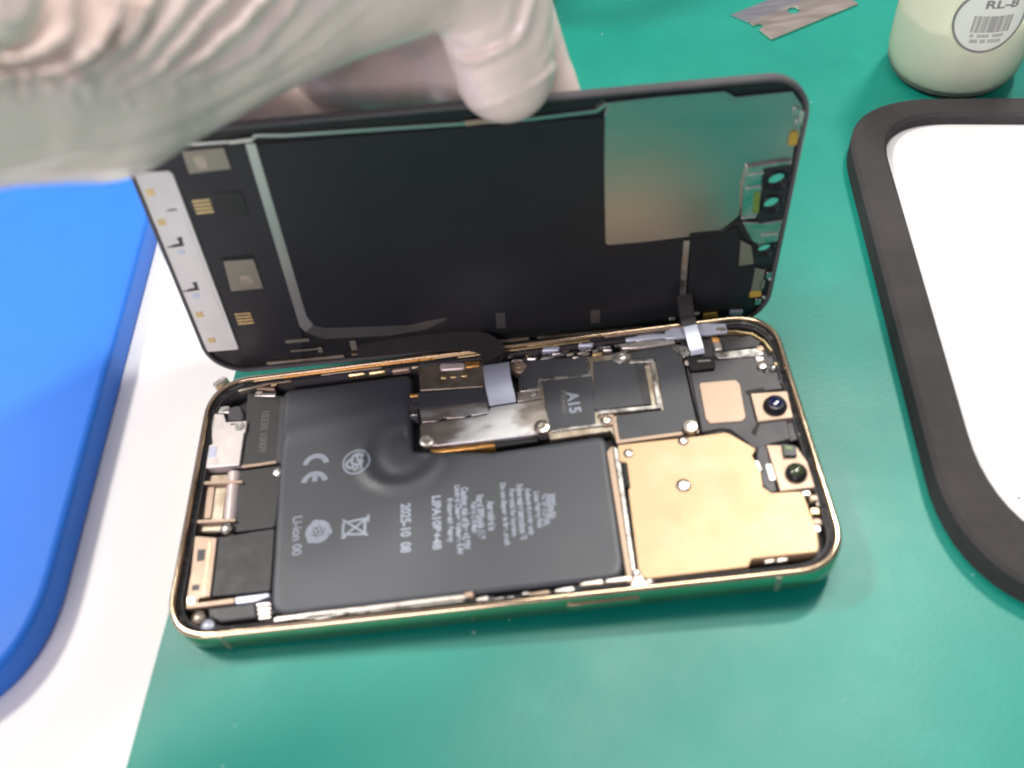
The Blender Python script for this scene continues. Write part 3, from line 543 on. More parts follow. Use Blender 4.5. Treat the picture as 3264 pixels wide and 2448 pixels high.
# left end modules ----------------------------------------------
plate('speaker_module', G['speaker'], 2.4, 5.4, M['tape2'], ph, r=.6, bev=.15)
plate('haptic_module', [(9.8, 43.5), (21.6, 43.8), (21.7, 26.7), (12.5, 26.6), (9.8, 28)], 2.4, 5.0, M['tape2'], ph, r=.8, bev=.15)
bf = plate('flex_cover', G['bracket_flex'], 2.4, 5.3, M['tape2'], ph, r=.4, bev=.1)
strip('cover_edge', [G['bracket_flex'][3], (16, 44.45), G['bracket_flex'][2]], .7, 5.0, 5.55, M['beige'], bf)
text('faint_code', '10330 10009', G['flextext'][0], G['flextext'][1], 5.31, M['print2'], bf, width=2.0, bold=.02)
plate('side_bracket', G['bracket_side'], 2.4, 5.7, M['plast'], ph, r=.2, bev=.08)
cn = plate('port_connector', G['connector'], 3, 6.2, M['pale'], ph, r=.3, bev=.15)
lathe('connector_ring', G['conn_ring'][0], [(1.35, 6.1), (1.3, 6.35), (.8, 6.35), (.7, 6.25), (.05, 6.25)], M['silver'], cn, n=24)
plate('connector_shade', [(2.7, 50.8), (4.8, 51), (4.8, 47.6), (2.9, 47.4)], 6.0, 6.26, M['lilac'], cn, r=.3, bev=.04)
plate('connector_shade', [(2.9, 47.0), (5.6, 47.2), (5.4, 45.2), (3.0, 45.1)], 6.0, 6.24, M['pink'], cn, r=.3, bev=.04)
plate('connector_slot', [(7.2, 57.4), (8.9, 57.2), (8.9, 56.9), (7.2, 57.0)], 6.0, 6.24, M['gap'], cn, r=.1, bev=.02)
lp = plate('rubber_plug', G['lugpoly'], 3, 6.0, M['plast'], ph, r=1.4, bev=.5)
plate('tin_tab', [(2.6, 64), (6.0, 63.8), (6.2, 61.5), (2.4, 61.8)], 4, 5.6, M['silver'], ph, r=.4, bev=.2)
plate('tin_tab', [(12.5, 69.0), (17.5, 67.9), (17.6, 67.0), (12.4, 68.0)], 4, 5.8, M['beige'], ph, r=.4, bev=.15)
plate('tin_tab', [(12.0, 67.2), (18.0, 66.2), (18.0, 65.0), (12.0, 66.0)], 4, 5.6, M['silver'], ph, r=.4, bev=.2)
tb = link('port_tube', mesh_from('port_tube', [(x, y, z) for i in range(9) for (x, y, z) in [(9.6 + 1.75 * math.cos(math.pi * i / 8) , 43.4, 4.4 + 1.3 * math.sin(math.pi * i / 8)), (10.3 + 1.7 * math.cos(math.pi * i / 8), 29.8, 4.4 + 1.3 * math.sin(math.pi * i / 8))]], [(2 * i, 2 * i + 1, 2 * i + 3, 2 * i + 2) for i in range(8)], M['pink']), ph)
plate('port_shell', [(2.0, 44), (8.2, 43.6), (8.6, 27.6), (2.2, 27.8)], 2.4, 4.4, M['board'], ph, r=.6, bev=.4)
plate('shell_rib', G['tube2'], 3.5, 4.75, M['beige'], ph, r=.8, bev=.4)
plate('cross_bar', G['crossbar'], 3, 5.9, M['beige'], ph, r=.1, bev=.06)
plate('cross_bar', G['crossbar2'], 3, 5.9, M['beige'], ph, r=.1, bev=.06)
rl = plate('taptic_rail', G['rail'], 3, 6.0, M['beige'], ph, r=.3, bev=.12)
plate('rail_slot', [(4.2, 22.5), (6.1, 22.3), (6.2, 19.5), (4.4, 19.3)], 5.9, 6.03, M['plast'], rl, r=.3, bev=.02)
plate('rail_slot', [(4.3, 13.6), (6.1, 13.6), (6.1, 12.2), (4.4, 12.2)], 5.9, 6.03, M['plast'], rl, r=.3, bev=.02)
plate('rail_tab', [(3.7, 10.6), (5.7, 10.5), (5.8, 9.0), (4.0, 8.9)], 5.9, 6.3, M['bright'], rl, r=.3, bev=.1)
plate('rail_groove', [(6.6, 24.2), (7.0, 24.2), (7.5, 10.8), (7.2, 10.8)], 5.9, 6.03, M['goldrough'], rl, r=.1, bev=.02)
plate('taptic_rail', G['rail2'], 3, 5.9, M['lilac'], ph, r=.2, bev=.1)
plate('antenna_box', G['blackbox'], 3, 5.6, M['plast'], ph, r=.5, bev=.3)
for i in range(4):
    y = 7.3 - i * 1.0
    plate('contact_spring', [(19.9 + .25 * i, y), (23.2 + .1 * i, y + .05), (23.3 + .1 * i, y - .62), (20 + .25 * i, y - .66)], 5.2, 6.3 - .1 * i, M['bright'], ph, r=.2, bev=.15)
lathe('ball_contact', G['scr_gold'][0], [(1.5, 5.0), (1.6, 5.6), (1.4, 6.1), (.8, 6.4), (.1, 6.5)], M['screw'], ph, n=24)
lathe('ball_contact', (21.0, 41.5), [(1.2, 5.0), (1.25, 5.4), (1.0, 5.8), (.1, 6.0)], M['silver'], ph, n=24)
lathe('ball_contact', G['scr_gold'][2], [(1.6, 5.0), (1.6, 5.5), (1.1, 5.9), (.1, 6.0)], M['board'], ph, n=24)
lathe('lens_bead', (9.5, 3.4), [(1.5, 5.0), (1.6, 5.6), (1.4, 6.2), (.8, 6.6), (.1, 6.7)], M['lilac'], ph, n=24)
# battery connector area -----------------------------------------
plate('connector_board', G['bcon'], 3, 5.6, M['board'], ph, r=.4, bev=.08)
plate('insulating_tape', [(55.4, 60.3), (73.2, 59.2), (73.4, 54.7), (55.7, 55.1)], 3, 5.85, M['tape'], ph, r=.1, bev=.06)
plate('connector_bracket', G['bcon_plate'], 3, 5.8, M['worn'], ph, r=.3, bev=.1)
plate('cover_bracket', G['bigplate'], 3, 6.3, M['worn'], ph, r=.5, bev=.16)
plate('cable_bracket', [(80.6, 56.6), (86.2, 56.9), (86.6, 53.7), (80.4, 53.4)], 3, 6.1, M['worn'], ph, r=.3, bev=.12)
plate('sensor_pill', G['pill'], 5, 6.0, M['pink'], ph, r=.8, bev=.2)
plate('orange_stub', G['orange'], 5, 5.9, M['orange'], ph, r=.2, bev=.1)
for c in G['pads']: plate('solder_pad', [(c[0] - .9, c[1] - .5), (c[0] + .7, c[1] - .7), (c[0] + .9, c[1] + .5), (c[0] - .7, c[1] + .6)], 5.5, 5.8, M['padgold'], ph, r=.2, bev=.05)
plate('gold_strip', [(58.6, 42.7), (74.2, 42.2), (74.2, 41.5), (58.9, 41.6)], 3, 5.7, M['orange'], ph, r=.1, bev=.1)
plate('board_edge', [(74.2, 43.0), (84.5, 43.1), (84.5, 41.9), (74.2, 41.6)], 3, 5.0, M['gap'], ph, r=.1, bev=.05)
sc0, sc1, sc2, sc3 = G['screws_c']
screw((sc0[0] - .3, sc0[1] - .4), 1.75, 6.75, ph, M['bright'], .6); screw(sc1, 1.85, 6.95, ph, M['screw'], .7)
plate('cable_lug', [(79.4, 66.3), (81.8, 66.6), (83.6, 64.6), (82.2, 62.2), (80.3, 62.6), (79.2, 64)], 4, 6.3, M['beige'], ph, r=.5, bev=.2)
screw((81.0, 64.6), 1.2, 6.5, ph, M['beige'], .4)
screw((84.6, 55.3), .8, 6.25, ph, M['silver'], .3)
cl = plate('battery_clip', G['clipL'], 3, 5.6, M['plast'], ph, r=.3, bev=.1)
plate('clip_tip', [(53.1, 60.3), (56.2, 60.0), (56.2, 59.2), (53.2, 59.4)], 4, 5.75, M['orange'], ph, r=.1, bev=.06)
plate('clip_tip', [(53.4, 57.6), (55.2, 57.4), (55.2, 53.4), (53.6, 53.6)], 5.5, 5.66, M['silver'], cl, r=.1, bev=.03)
# logic board shields ---------------------------------------------
plate('board_base', [(81, 66.5), (99, 65.4), (109, 64.7), (122, 65.2), (122.3, 38.5), (103.4, 38.2), (101.8, 42.3), (87.5, 41.6), (86, 53), (81, 56)], 2.4, 5.5, M['board'], ph, r=.4, bev=.1)
plate('board_shield', G['chip1'], 5, 5.9, M['tape'], ph, r=.3, bev=.06, label='small dark board cover beside the display cable')
strip('shield_seam', G['chip1line'], .75, 5, 6.25, M['silver'], ph, r=.2)
ap = plate('chip_cover', G['a15plate'], 5, 6.2, M['tape'], ph, r=.2, bev=.08, label='dark processor cover printed A15')
a0, a1, b0, b1 = G['a15']
text('chip_text', 'A15', (a0[0] - .75, a0[1] - .2), (a1[0] - .9, a1[1] - .1), 6.205, M['print'], ap, width=3.0, bold=.04)
text('chip_text', 'BIONIC', (b0[0] + .15, b0[1]), (b1[0] + .5, b1[1] - .4), 6.205, M['print2'], ap, width=1.2, bold=.05)
strip('shield_seam', [G['a15edge'][0], G['a15edge'][1]], .8, 5, 6.1, M['silver'], ph)
plate('board_wall', [(87.7, 43.4), (100.4, 43.4), (101.9, 41.9), (87.7, 41.6)], 3, 5.6, M['board'], ph, r=.2, bev=.1)
plate('board_shield', G['chip2'], 5, 6.2, M['tape'], ph, r=.2, bev=.07, label='large dark graphite covered board shield')
plate('shield_slot', G['slot'], 6.1, 6.23, M['tape2'], ph, r=.3, bev=.02)
strip('shield_wall', G['uline'], .95, 5, 6.75, M['silver'], ph, r=.2)
plate('board_shield', G['chip3'], 5, 6.05, M['tape'], ph, r=.2, bev=.07, label='angular dark board shield beside the earpiece')
strip('shield_seam', G['chip3line'], .9, 5, 6.3, M['beige'], ph, r=.2)
e0, e1, e2, e3 = G['screws_d']
plate('screw_tab', [(99.9, 46.3), (103.1, 46.2), (103.2, 43.3), (100.4, 43.2)], 5, 6.3, M['beige'], ph, r=.4, bev=.1)
screw(e0, 1.25, 6.6, ph)
plate('screw_tab', [(105.2, 64.6), (108.6, 65.0), (109.6, 62.4), (106.8, 61.2), (104.8, 62.6)], 5, 6.4, M['silver'], ph, r=.7, bev=.12)
screw((107.6, 63.2), 1.25, 6.8, ph, M['bright'])
tsx = G['tallscrew'][0]
lathe('standoff_screw', tsx, [(1.75, 5.0), (1.8, 7.0), (1.55, 7.4), (.7, 7.45), (.6, 7.1), (.1, 7.0)], M['screw'], ph, n=28)
screw(e3, .7, 6.6, ph, M['pink'])
plate('cable_clamp', [(120.8, 65.4), (124.0, 63.8), (124.2, 61.2), (122.4, 60.6), (121.4, 62.6), (120.0, 64.0)], 4, 6.4, M['silver'], ph, r=.5, bev=.15)
# copper cover -----------------------------------------------------
cu = plate('camera_cover', G['copper'], 3, 6.7, M['copper'], ph, r=.5, bev=.14, label='copper coloured rear camera cover plate')
screw(G['cuscrews'][0], 1.15, 6.95, ph, M['screw'], .3); screw(e1, 1.2, 7.0, ph, M['screw'], .35)
lathe('dimple', G['cuscrews'][1], [(1.75, 6.65), (1.6, 6.95), (1.1, 7.2), (.4, 7.15), (.05, 7.05)], M['screw'], cu, n=28)
plate('frame_bar', G['pillar'], 3, 6.5, M['beige'], ph, r=.2, bev=.2)
plate('frame_bar', G['pillar2'], 3, 6.1, M['silver'], ph, r=.1, bev=.1)
plate('bar_slot', G['pillarslot'], 5, 6.2, M['gap'], ph, r=.1, bev=.05)
plate('bar_foot', G['foot'], 4, 6.6, M['bright'], ph, r=.4, bev=.2)
screw((102.9, 4.6), .9, 6.9, ph, M['bright'], .4); screw((105.3, 2.4), .75, 6.8, ph, M['bright'], .4)
# earpiece and front cameras ---------------------------------------
plate('module_floor', [(122.6, 69.2), (134, 69.5), (141, 65), (144.4, 58), (144.6, 34), (137, 32.5), (133.6, 31.8), (129, 38), (122.8, 38.3)], 2.4, 5.2, M['plast'], ph, r=1, bev=.1)
plate('earpiece_module', G['earpiece'], 3, 5.9, M['plast'], ph, r=.5, bev=.2)
plate('earpiece_window', G['goldwin'], 5.7, 6.3, M['beige'], ph, r=.9, bev=.16, label='gold coloured rounded earpiece cover')
plate('groove', [(133.8, 36.6), (135.9, 39.4), (136.2, 38.6), (134.6, 35.6)], 5.8, 6.0, M['gap'], ph, r=.1, bev=.03)
cm = plate('front_camera', [(135.9, 47.2), (144.4, 46.6), (143.9, 39.0), (135.8, 39.0)], 4, 6.6, M['beige'], ph, r=.25, bev=.12)
lc = (140.6, 42.6)
lathe('lens_barrel', lc, [(2.7, 6.4), (2.75, 7.1), (2.55, 7.25), (2.5, 7.6), (2.2, 7.8), (2.1, 8.3), (1.85, 8.4)], M['lens'], cm, n=36)
lathe('lens_ring', lc, [(2.62, 6.9), (2.66, 7.12), (2.4, 7.2)], M['lilac'], cm, n=36)
lathe('lens_glass', lc, [(1.8, 8.3), (1.2, 8.62), (.6, 8.75), (.05, 8.8)], M['lensglass'], cm, n=36)
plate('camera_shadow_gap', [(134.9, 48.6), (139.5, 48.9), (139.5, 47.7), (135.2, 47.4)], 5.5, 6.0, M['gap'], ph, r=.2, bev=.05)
pj = plate('face_projector', [(136.2, 32.3), (142.6, 31.2), (144.0, 26.5), (144.0, 20.1), (136.5, 20.1)], 4, 6.8, M['beige'], ph, r=.25, bev=.12)
lathe('projector_barrel', G['projlens'][0], [(2.35, 6.7), (2.4, 7.4), (2.2, 7.9), (1.9, 8.3), (1.5, 8.5)], M['lens'], pj, n=36)
lathe('projector_glass', G['projlens'][0], [(1.5, 8.45), (1.1, 8.7), (.5, 8.85), (.05, 8.9)], M['lensglass2'], pj, n=36)
pb = plate('sensor_box', G['projbox'], 6.5, 7.7, M['lens'], pj, r=.2, bev=.1)
plate('sensor_window', [(139.9, 31.0), (141.5, 30.6), (141.5, 29.6), (139.9, 29.9)], 7.6, 7.78, M['greenpcb'], pj, r=.2, bev=.03)
plate('projector_cable', G['projside'], 4, 6.5, M['plast'], ph, r=.8, bev=.3)
plate('cable_stiffener', G['projtab'], 5, 6.9, M['silver'], ph, r=.3, bev=.15)
plate('cable_stiffener', [(132.6, 28.6), (133.6, 28.4), (133.9, 25.8), (133.0, 26.0)], 5, 6.9, M['silver'], ph, r=.3, bev=.15)
for i, c in enumerate(G['rbits']):
    plate('antenna_spring', [(c[0] - 1.1, c[1] - .8), (c[0] + 1.0, c[1] - .9), (c[0] + .9, c[1] + .7), (c[0] - .9, c[1] + .9)], 4.5, 6.2 - .1 * i, M[('beige', 'padgold', 'beige', 'silver', 'silver')[i]], ph, r=.4, bev=.3)
for c in G['bbits']: plate('antenna_spring', [(c[0] - 1.2, c[1] - .45), (c[0] + 1.1, c[1] - .3), (c[0] + 1.2, c[1] + .4), (c[0] - 1, c[1] + .4)], 4.5, 5.7, M['bright'], ph, r=.3, bev=.2)
plate('top_bracket', G['topbr'], 4, 6.3, M['silver'], ph, r=.3, bev=.2)
plate('top_module', G['topbox'], 4, 6.15, M['tape2'], ph, r=.4, bev=.15)
plate('orange_stub', G['orange2'], 5, 6.7, M['orange'], ph, r=.2, bev=.1)
plate('bracket_flare', [(130.3, 64.0), (132.2, 63.8), (132.2, 61.4), (130.4, 61.7)], 5, 6.6, M['bright'], ph, r=.4, bev=.25)
lathe('spring_pin', G['trscrew'][0], [(1.1, 5), (1.2, 6.2), (.9, 6.8), (.1, 6.9)], M['screw'], ph, n=20)
plate('spring_pin_bar', [(139.4, 58.2), (141.4, 58.0), (141.4, 56.6), (139.5, 56.6)], 5, 6.3, M['bright'], ph, r=.3, bev=.15)
lathe('spring_pin', G['trscrew'][1], [(1.1, 5), (1.1, 6.0), (.8, 6.4), (.1, 6.5)], M['beige'], ph, n=20)
lathe('spring_pin', G['trscrew'][2], [(.9, 5), (.9, 5.9), (.6, 6.2), (.1, 6.3)], M['silver'], ph, n=20)
strip('corner_rail', [(122, 67.3), (128.4, 67.3), (136.5, 66.8), (140.2, 65.2), (142.6, 62.3), (143.6, 59)], .45, 5.5, 6.75, M['padgold'], ph)
tp = plate('silver_tape', G['tape'], 6.3, 6.95, M['lilac'], ph, r=.5, bev=.12)
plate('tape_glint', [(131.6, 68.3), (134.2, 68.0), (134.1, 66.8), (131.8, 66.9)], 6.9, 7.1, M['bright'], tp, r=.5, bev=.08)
plate('silver_bracket', G['silvertop'], 4.5, 6.45, M['bright'], ph, r=.3, bev=.2)
plate('silver_bracket', [(109.2, 69.5), (116, 69.3), (121, 68.6), (121, 67.4), (112, 67.9), (109, 68)], 4.5, 6.6, M['lilac'], ph, r=.4, bev=.25)
# little parts crowding the far long edge ---------------------------
for i, c in enumerate(G['junk']):
    wx = (2.2, 1.7, 2.6, 1.6, 1.3, 1.2, 1.4, 1.8, 1.5, 1.6, 2.6, 3.0, 1.4, 1.3, 1.6, 1.5)[i]; wy = (.7, .6, .9, .5, .7, .6, .5, .8, .4, .5, 1.4, 1.2, .9, .6, .8, .6)[i]
    mm_ = ('silver', 'bright', 'silver', 'bright', 'board', 'silver', 'bright', 'padgold', 'bright', 'bright', 'lilac', 'lilac', 'bright', 'silver', 'bright', 'bright')[i]
    a = random.uniform(-.15, .1); pts = [(-wx / 1.3, -wy / 1.6), (wx / 1.5, -wy / 1.6), (wx / 1.3, wy / 2), (-wx / 1.7, wy / 1.6)]
    plate('board_component', [(c[0] + x * math.cos(a) - y * math.sin(a), c[1] + x * math.sin(a) + y * math.cos(a)) for x, y in pts], 4.6, 6.0 + .45 * random.random(), M[mm_], ph, r=.25, bev=.2)
for i in range(70):
    x = random.uniform(79, 122); y = 66.9 + random.uniform(-.6, 1.6); wx = random.uniform(.3, 1.1); wy = random.uniform(.2, .45)
    plate('board_component', [(x - wx, y - wy), (x + wx, y - wy * .8), (x + wx * .9, y + wy), (x - wx, y + wy)], 4.4, 5.2 + random.uniform(0, .8), M[random.choice(['silver', 'board', 'tape2', 'plast', 'gap', 'goldrough', 'plast', 'silver'])], ph, r=.1, bev=.08)
for i, c in enumerate(G['goldbits']):
    wx = (1.6, 2.6, 2.5, 2.6, 1.6, 1.2)[i]
    plate('gold_contact', [(c[0] - wx, c[1] - .75), (c[0] + wx * .9, c[1] - .7), (c[0] + wx, c[1] + .6), (c[0] - wx * .8, c[1] + .6)], 4.5, 6.0, M[('board', 'padgold', 'padgold', 'beige', 'board', 'board')[i]], ph, r=.6, bev=.3)
for i in range(26):
    x = 14 + i * 1.6 + random.uniform(-.5, .5); y = 70.0 - (0 if x > 20 else (20 - x) * .35) + random.uniform(-1.0, .0)
    wx = random.uniform(.4, 1.3); wy = random.uniform(.15, .4)
    plate('edge_clip', [(x - wx, y - wy), (x + wx, y - wy), (x + wx, y + wy), (x - wx, y + wy)], 4.4, 5.4 + random.uniform(0, .9), M[random.choice(['goldrough', 'board', 'plast', 'gap', 'goldrough'])], ph, r=.1, bev=.08)
for (xa, xb, y, wd_, z_, m_) in ((12, 34, 70.0, .5, 6.9, 'goldrough'), (20, 60, 69.9, .35, 7.0, 'orange'), (58, 78, 70.1, .5, 6.9, 'goldrough'), (66, 100, 69.5, .45, 6.8, 'padgold'), (84, 118, 70.2, .4, 6.95, 'goldrough'), (98, 112, 69.2, .6, 6.7, 'gap'), (30, 46, 69.4, .4, 6.6, 'board'), (104, 126, 69.9, .3, 7.05, 'beige'), (8, 22, 68.9, .6, 6.4, 'board')):
    strip('rail', [(xa, y - (1.2 if xa < 10 else 0)), ((xa + xb) / 2, y + .1), (xb, y)], wd_, 5.0, z_, M[m_], ph)  # strips imitating the gold-lit and dark streaks on the inner wall
# ... and the near long edge
plate('spring_loop', [(a, b + .35) for a, b in rounded(G['loop'], .5, 4)], 4.5, 6.6, M['silver'], ph, raw=True, bev=.15)
plate('loop_slot', [(30.5, 2.85), (34.5, 2.3), (39.2, 2.8), (35.5, 2.95)], 6.4, 6.65, M['gap'], ph, r=.2, bev=.02)
strip('steel_clip', [(24.5, 3.0), (36, 3.3), (44, 3.3), (55, 3.5), (66.5, 3.6)], .9, 4.5, 6.5, M['bright'], ph, r=.2)
strip('steel_clip', [(41, 2.5), (56, 2.5), (66, 2.6)], .3, 4.5, 6.6, M['silver'], ph, r=.1)
for i, c in enumerate(G['pocket'][2:]):
    wx = (1.2, 1.6, 2.2, 1.2, 2.6, 2.4, 2.8, 3.2)[i]; wy = (.8, .7, .6, .5, .6, .7, .55, .6)[i]
    plate('steel_clip', [(c[0] - wx, c[1] - wy * .7), (c[0] + wx, c[1] - wy), (c[0] + wx * .8, c[1] + wy), (c[0] - wx * .8, c[1] + wy * .6)], 4.5, 6.4 + random.uniform(0, .3), M[('beige', 'bright', 'silver', 'bright', 'beige', 'silver', 'bright', 'bright')[i]], ph, r=.4, bev=.25)
for i in range(24):
    x = random.uniform(66, 101); y = 2.6 + random.uniform(-.8, .8); wx = random.uniform(.3, 1.2); wy = random.uniform(.15, .4)
    plate('edge_clip', [(x - wx, y - wy), (x + wx, y - wy), (x + wx, y + wy), (x - wx, y + wy)], 4.4, 5.2 + random.uniform(0, .6), M[random.choice(['silver', 'plast', 'gap', 'silver', 'tape2'])], ph, r=.1, bev=.08)
# right inner edge
for i in range(30):
    y = random.uniform(16, 58); x = 143.9 + random.uniform(-.5, .9); wx = random.uniform(.2, .6); wy = random.uniform(.3, 1.2)
    if y < 48 and y > 18: x = 145.0 - random.uniform(0, .5)
    plate('edge_clip', [(x - wx, y - wy), (x + wx, y - wy), (x + wx, y + wy), (x - wx, y + wy)], 4.4, 5.9 + random.uniform(0, .6), M[random.choice(['plast', 'gap', 'goldrough', 'tape2', 'board'])], ph, r=.1, bev=.08)
# bright bead on the outside of the far left corner
plate('corner_bead', [(.8, 70.9), (3.6, 72.9), (4.9, 72.0), (1.6, 69.2)], 4.6, 7.2, M['bright'], ph, r=.5, bev=.3)
# ------------------------------------------------------------------ display assembly
RL = Matrix(CAM['Rl']); LM = Matrix.Translation(Vector(CAM['tl']) * MM) @ RL.to_4x4()
ds = empty('display_panel', LM, label='black phone display held upright showing its inner side', category='phone display')
def L3(v): return (v[0], -v[2], v[1])          # plate plane -> display plane; plate thickness grows towards the viewer
def lp_(name, pts, z0, z1, m, parent=ds, **kw): return plate(name, pts, z0, z1, M[m], parent, to3=L3, **kw)
def rect_outline(x0, x1, y0, y1, r, n=12):
    out = []
    for cx, cy, a0 in ((x1 - r, y0 + r, -90), (x1 - r, y1 - r, 0), (x0 + r, y1 - r, 90), (x0 + r, y0 + r, 180)):
        for q in range(n + 1): a = math.radians(a0 + 90 * q / n); out.append((cx + r * math.cos(a), cy + r * math.sin(a)))
    return out
hol = [circle(c, rx_, 28, ry_) for c, rx_, ry_ in ((G['l_h'][0], 2.05, 1.75), (G['l_h'][1], 2.1, 1.9), (G['l_h'][2], 1.85, 1.7))]
fullo = rect_outline(-72.5, 72.5, 0, 69.8, 10)
lp_('display_glass', rect_outline(-72.3, 72.3, .2, 69.6, 9.8), -1.5, -.9, 'glass', raw=True, bev=.12, bottom=True)
lp_('display_back', rect_outline(-71.6, 71.6, .9, 68.9, 9.1), -.88, 0, 'bezel', raw=True, bev=.1, holes=hol, bottom=True)
lp_('display_bezel', fullo, -1.2, .9, 'bezeledge', raw=True, bev=.25, holes=[rect_outline(-71.5, 71.5, 1.0, 68.8, 9)], bottom=True)
lp_('display_foil', G['l_panel'], -.1, .55, 'panel', r=.6, bev=.12)
lp_('steel_plate', G['l_mirror'], -.1, .45, 'mirror', r=.6, bev=.12)
lp_('steel_strip', [(-47.0, 65.5), (-44.9, 65.3), (-44.6, 17), (-43.6, 13.8), (-45.9, 11.6), (-47.0, 14)], .3, .62, 'mirror', r=.3, bev=.05)
lp_('steel_strip', [(-43.5, 13.7), (-41, 12.4), (-20, 10.6), (-14.5, 11.6), (-9, 12.2), (-16, 8.8), (-25, 7.8), (-42, 8.8), (-45.8, 11.5)], .3, .62, 'reflsteel', r=.6, bev=.05)  # lower length coloured dark for the phone mirrored in it
def lstrip(name, path, wd, z0, z1, m, **kw): return plate(name, strip_pts(path, wd), z0, z1, M[m], ds, r=.15, bev=.06, to3=L3, **kw)
lstrip('trim_wire', [(-62.6, 66.6), (-50.3, 66.3), (-45.4, 66.3), (-44.4, 67.2), (-38.2, 66.6), (-6.6, 65.7), (12, 65.2), (26.4, 65.7), (28.4, 67.0), (40, 67.3), (53.2, 67.2), (55.6, 65.6), (67.6, 65.8), (70.2, 62.5), (71.0, 55)], .75, .2, .8, 'mirror')
lp_('trim_clip', [(-50.5, 66.7), (-45, 66.9), (-45, 65.9), (-50, 65.8)], .6, 1.0, 'silver', r=.3, bev=.1)
lp_('trim_clip', [(-1.2, 66.2), (7, 66.4), (7, 65.3), (-1, 65.1)], .6, 1.0, 'beige', r=.3, bev=.1)
lp_('drive_flex', G['l_pcb'], -.1, .35, 'pcb', r=.8, bev=.08)
wp = lp_('led_strip', G['l_white'], -.1, .6, 'white', r=.8, bev=.12)
for c in G['l_wgold']: plate('gold_pad', [(c[0] - .9, c[1] - .85), (c[0] + .8, c[1] - .85), (c[0] + .8, c[1] + .85), (c[0] - .9, c[1] + .85)], .55, .68, M['padgold'], wp, r=.15, bev=.03, to3=L3)
for c in G['l_wmark'][:2]:
    for dx, dy, wx, wy in ((0, 0, 1.5, .5), (.9, 1.1, .5, .9), (1.2, 1.9, 1.0, .35), (-1.6, -.2, 1.0, .25)):
        plate('tear_mark', [(c[0] + dx - wx, c[1] + dy - wy), (c[0] + dx + wx, c[1] + dy - wy * .6), (c[0] + dx + wx * .7, c[1] + dy + wy), (c[0] + dx - wx * .8, c[1] + dy + wy * .5)], .5, .66, M['tape2'], wp, r=.1, bev=.02, to3=L3)
    plate('tear_mark', [(c[0] - .6, c[1] - 2.6), (c[0] + .9, c[1] - 2.6), (c[0] + .9, c[1] - 1.2), (c[0] - .6, c[1] - 1.2)], .5, .66, M['lilac'], wp, r=.1, bev=.02, to3=L3)
c = G['l_wmark'][2]; plate('tear_mark', [(c[0] - 1.2, c[1] - .15), (c[0] + 1.6, c[1] - .1), (c[0] + .9, c[1] + .3), (c[0] - .5, c[1] + .2)], .5, .66, M['gap'], wp, r=.05, bev=.02, to3=L3)
plate('cover_film', [(-66.6, 47.6), (-64.5, 47.6), (-64.4, 17.4), (-67.6, 17.4), (-67.4, 30)], .55, .7, M['white'], wp, r=.3, bev=.04, to3=L3)
c1_ = lp_('shield_can', G['l_chip1'], .2, .8, 'chip', r=.25, bev=.1)
c2_ = lp_('shield_can', G['l_chip2'], .2, .8, 'chip', r=.25, bev=.1)
plate('can_mark', [(-58.4, 63.6), (-56.0, 63.6), (-56.0, 60.6), (-58.0, 60.6)], .78, .82, M['board'], c1_, r=.5, bev=.01, to3=L3)
plate('can_mark', [(-57.2, 31.4), (-54.6, 31.4), (-54.6, 28.8), (-57.2, 28.8)], .78, .82, M['board'], c2_, r=.5, bev=.01, to3=L3)
lp_('flex_gap', [(-60.3, 37.0), (-52.6, 36.9), (-52.6, 35.9), (-60.3, 36.1)], .2, .42, 'gap', r=.1, bev=.03)
lp_('chip_driver', G['l_dark'], .2, .5, 'bezel', r=.2, bev=.06)
for (xa, ya), (xb, yb) in (((-61.9, 53.1), (-58.0, 49.1)), ((-61.6, 20.0), (-57.7, 15.9))):
    for i in range(4):
        y = ya + (yb - ya) * (i + .5) / 4
        lp_('gold_contact', [(xa, y - .3), (xb, y - .3), (xb, y + .3), (xa, y + .3)], .3, .5, 'padgold', r=.1, bev=.04)
# sensor flex with three clear openings at the right end
hr = [circle(c, a, 28, b) for c, a, b in ((G['l_h'][0], 2.15, 1.85), (G['l_h'][1], 2.2, 2.0), (G['l_h'][2], 1.95, 1.8))]
lp_('sensor_frame', [(64.2, 49.2), (71.0, 49.0), (71.3, 34), (71.3, 20.3), (66.2, 20.3), (65.2, 25.2), (65.0, 34.6), (65.4, 36.3)], -.05, .9, 'pcb', r=.4, bev=.15, holes=hr)
for (c, a, b) in ((G['l_h'][0], 2.9, 2.6), (G['l_h'][1], 2.7, 2.5), (G['l_h'][2], 2.6, 2.3)):
    lp_('sensor_ring', circle(c, a, 28, b), .85, 1.35, 'lens', raw=True, bev=.15, holes=[circle(c, a - .7, 28, b - .65)])
lp_('sensor_bracket', [(60.4, 48.9), (70.5, 49.6), (70.5, 48.5), (64.3, 48.2), (64.6, 43.5), (65.0, 36.5), (64.4, 34.7), (61.0, 34.9), (60.0, 44)], .2, 1.4, 'silver', r=.3, bev=.2)
lp_('green_board', G['l_green'], 1.35, 1.5, 'greenpcb', r=.15, bev=.04)
for y in (43.6, 47.2, 35.3): lp_('bracket_lip', [(60.9, y), (64.4, y + .2), (64.4, y - .35), (60.9, y - .45)], 1.35, 1.75, 'bright', r=.1, bev=.1)
lp_('sensor_bracket', [(61.3, 33.9), (64.9, 33.4), (66, 32.9), (71.0, 33.4), (71.0, 27.2), (66.4, 26.6), (64.6, 27.9)], .2, 1.5, 'silver', r=.3, bev=.2)
lp_('bracket_lip', [(66.5, 29.9), (70.6, 29.9), (70.6, 29.2), (66.5, 29.2)], 1.45, 1.8, 'bright', r=.1, bev=.12)
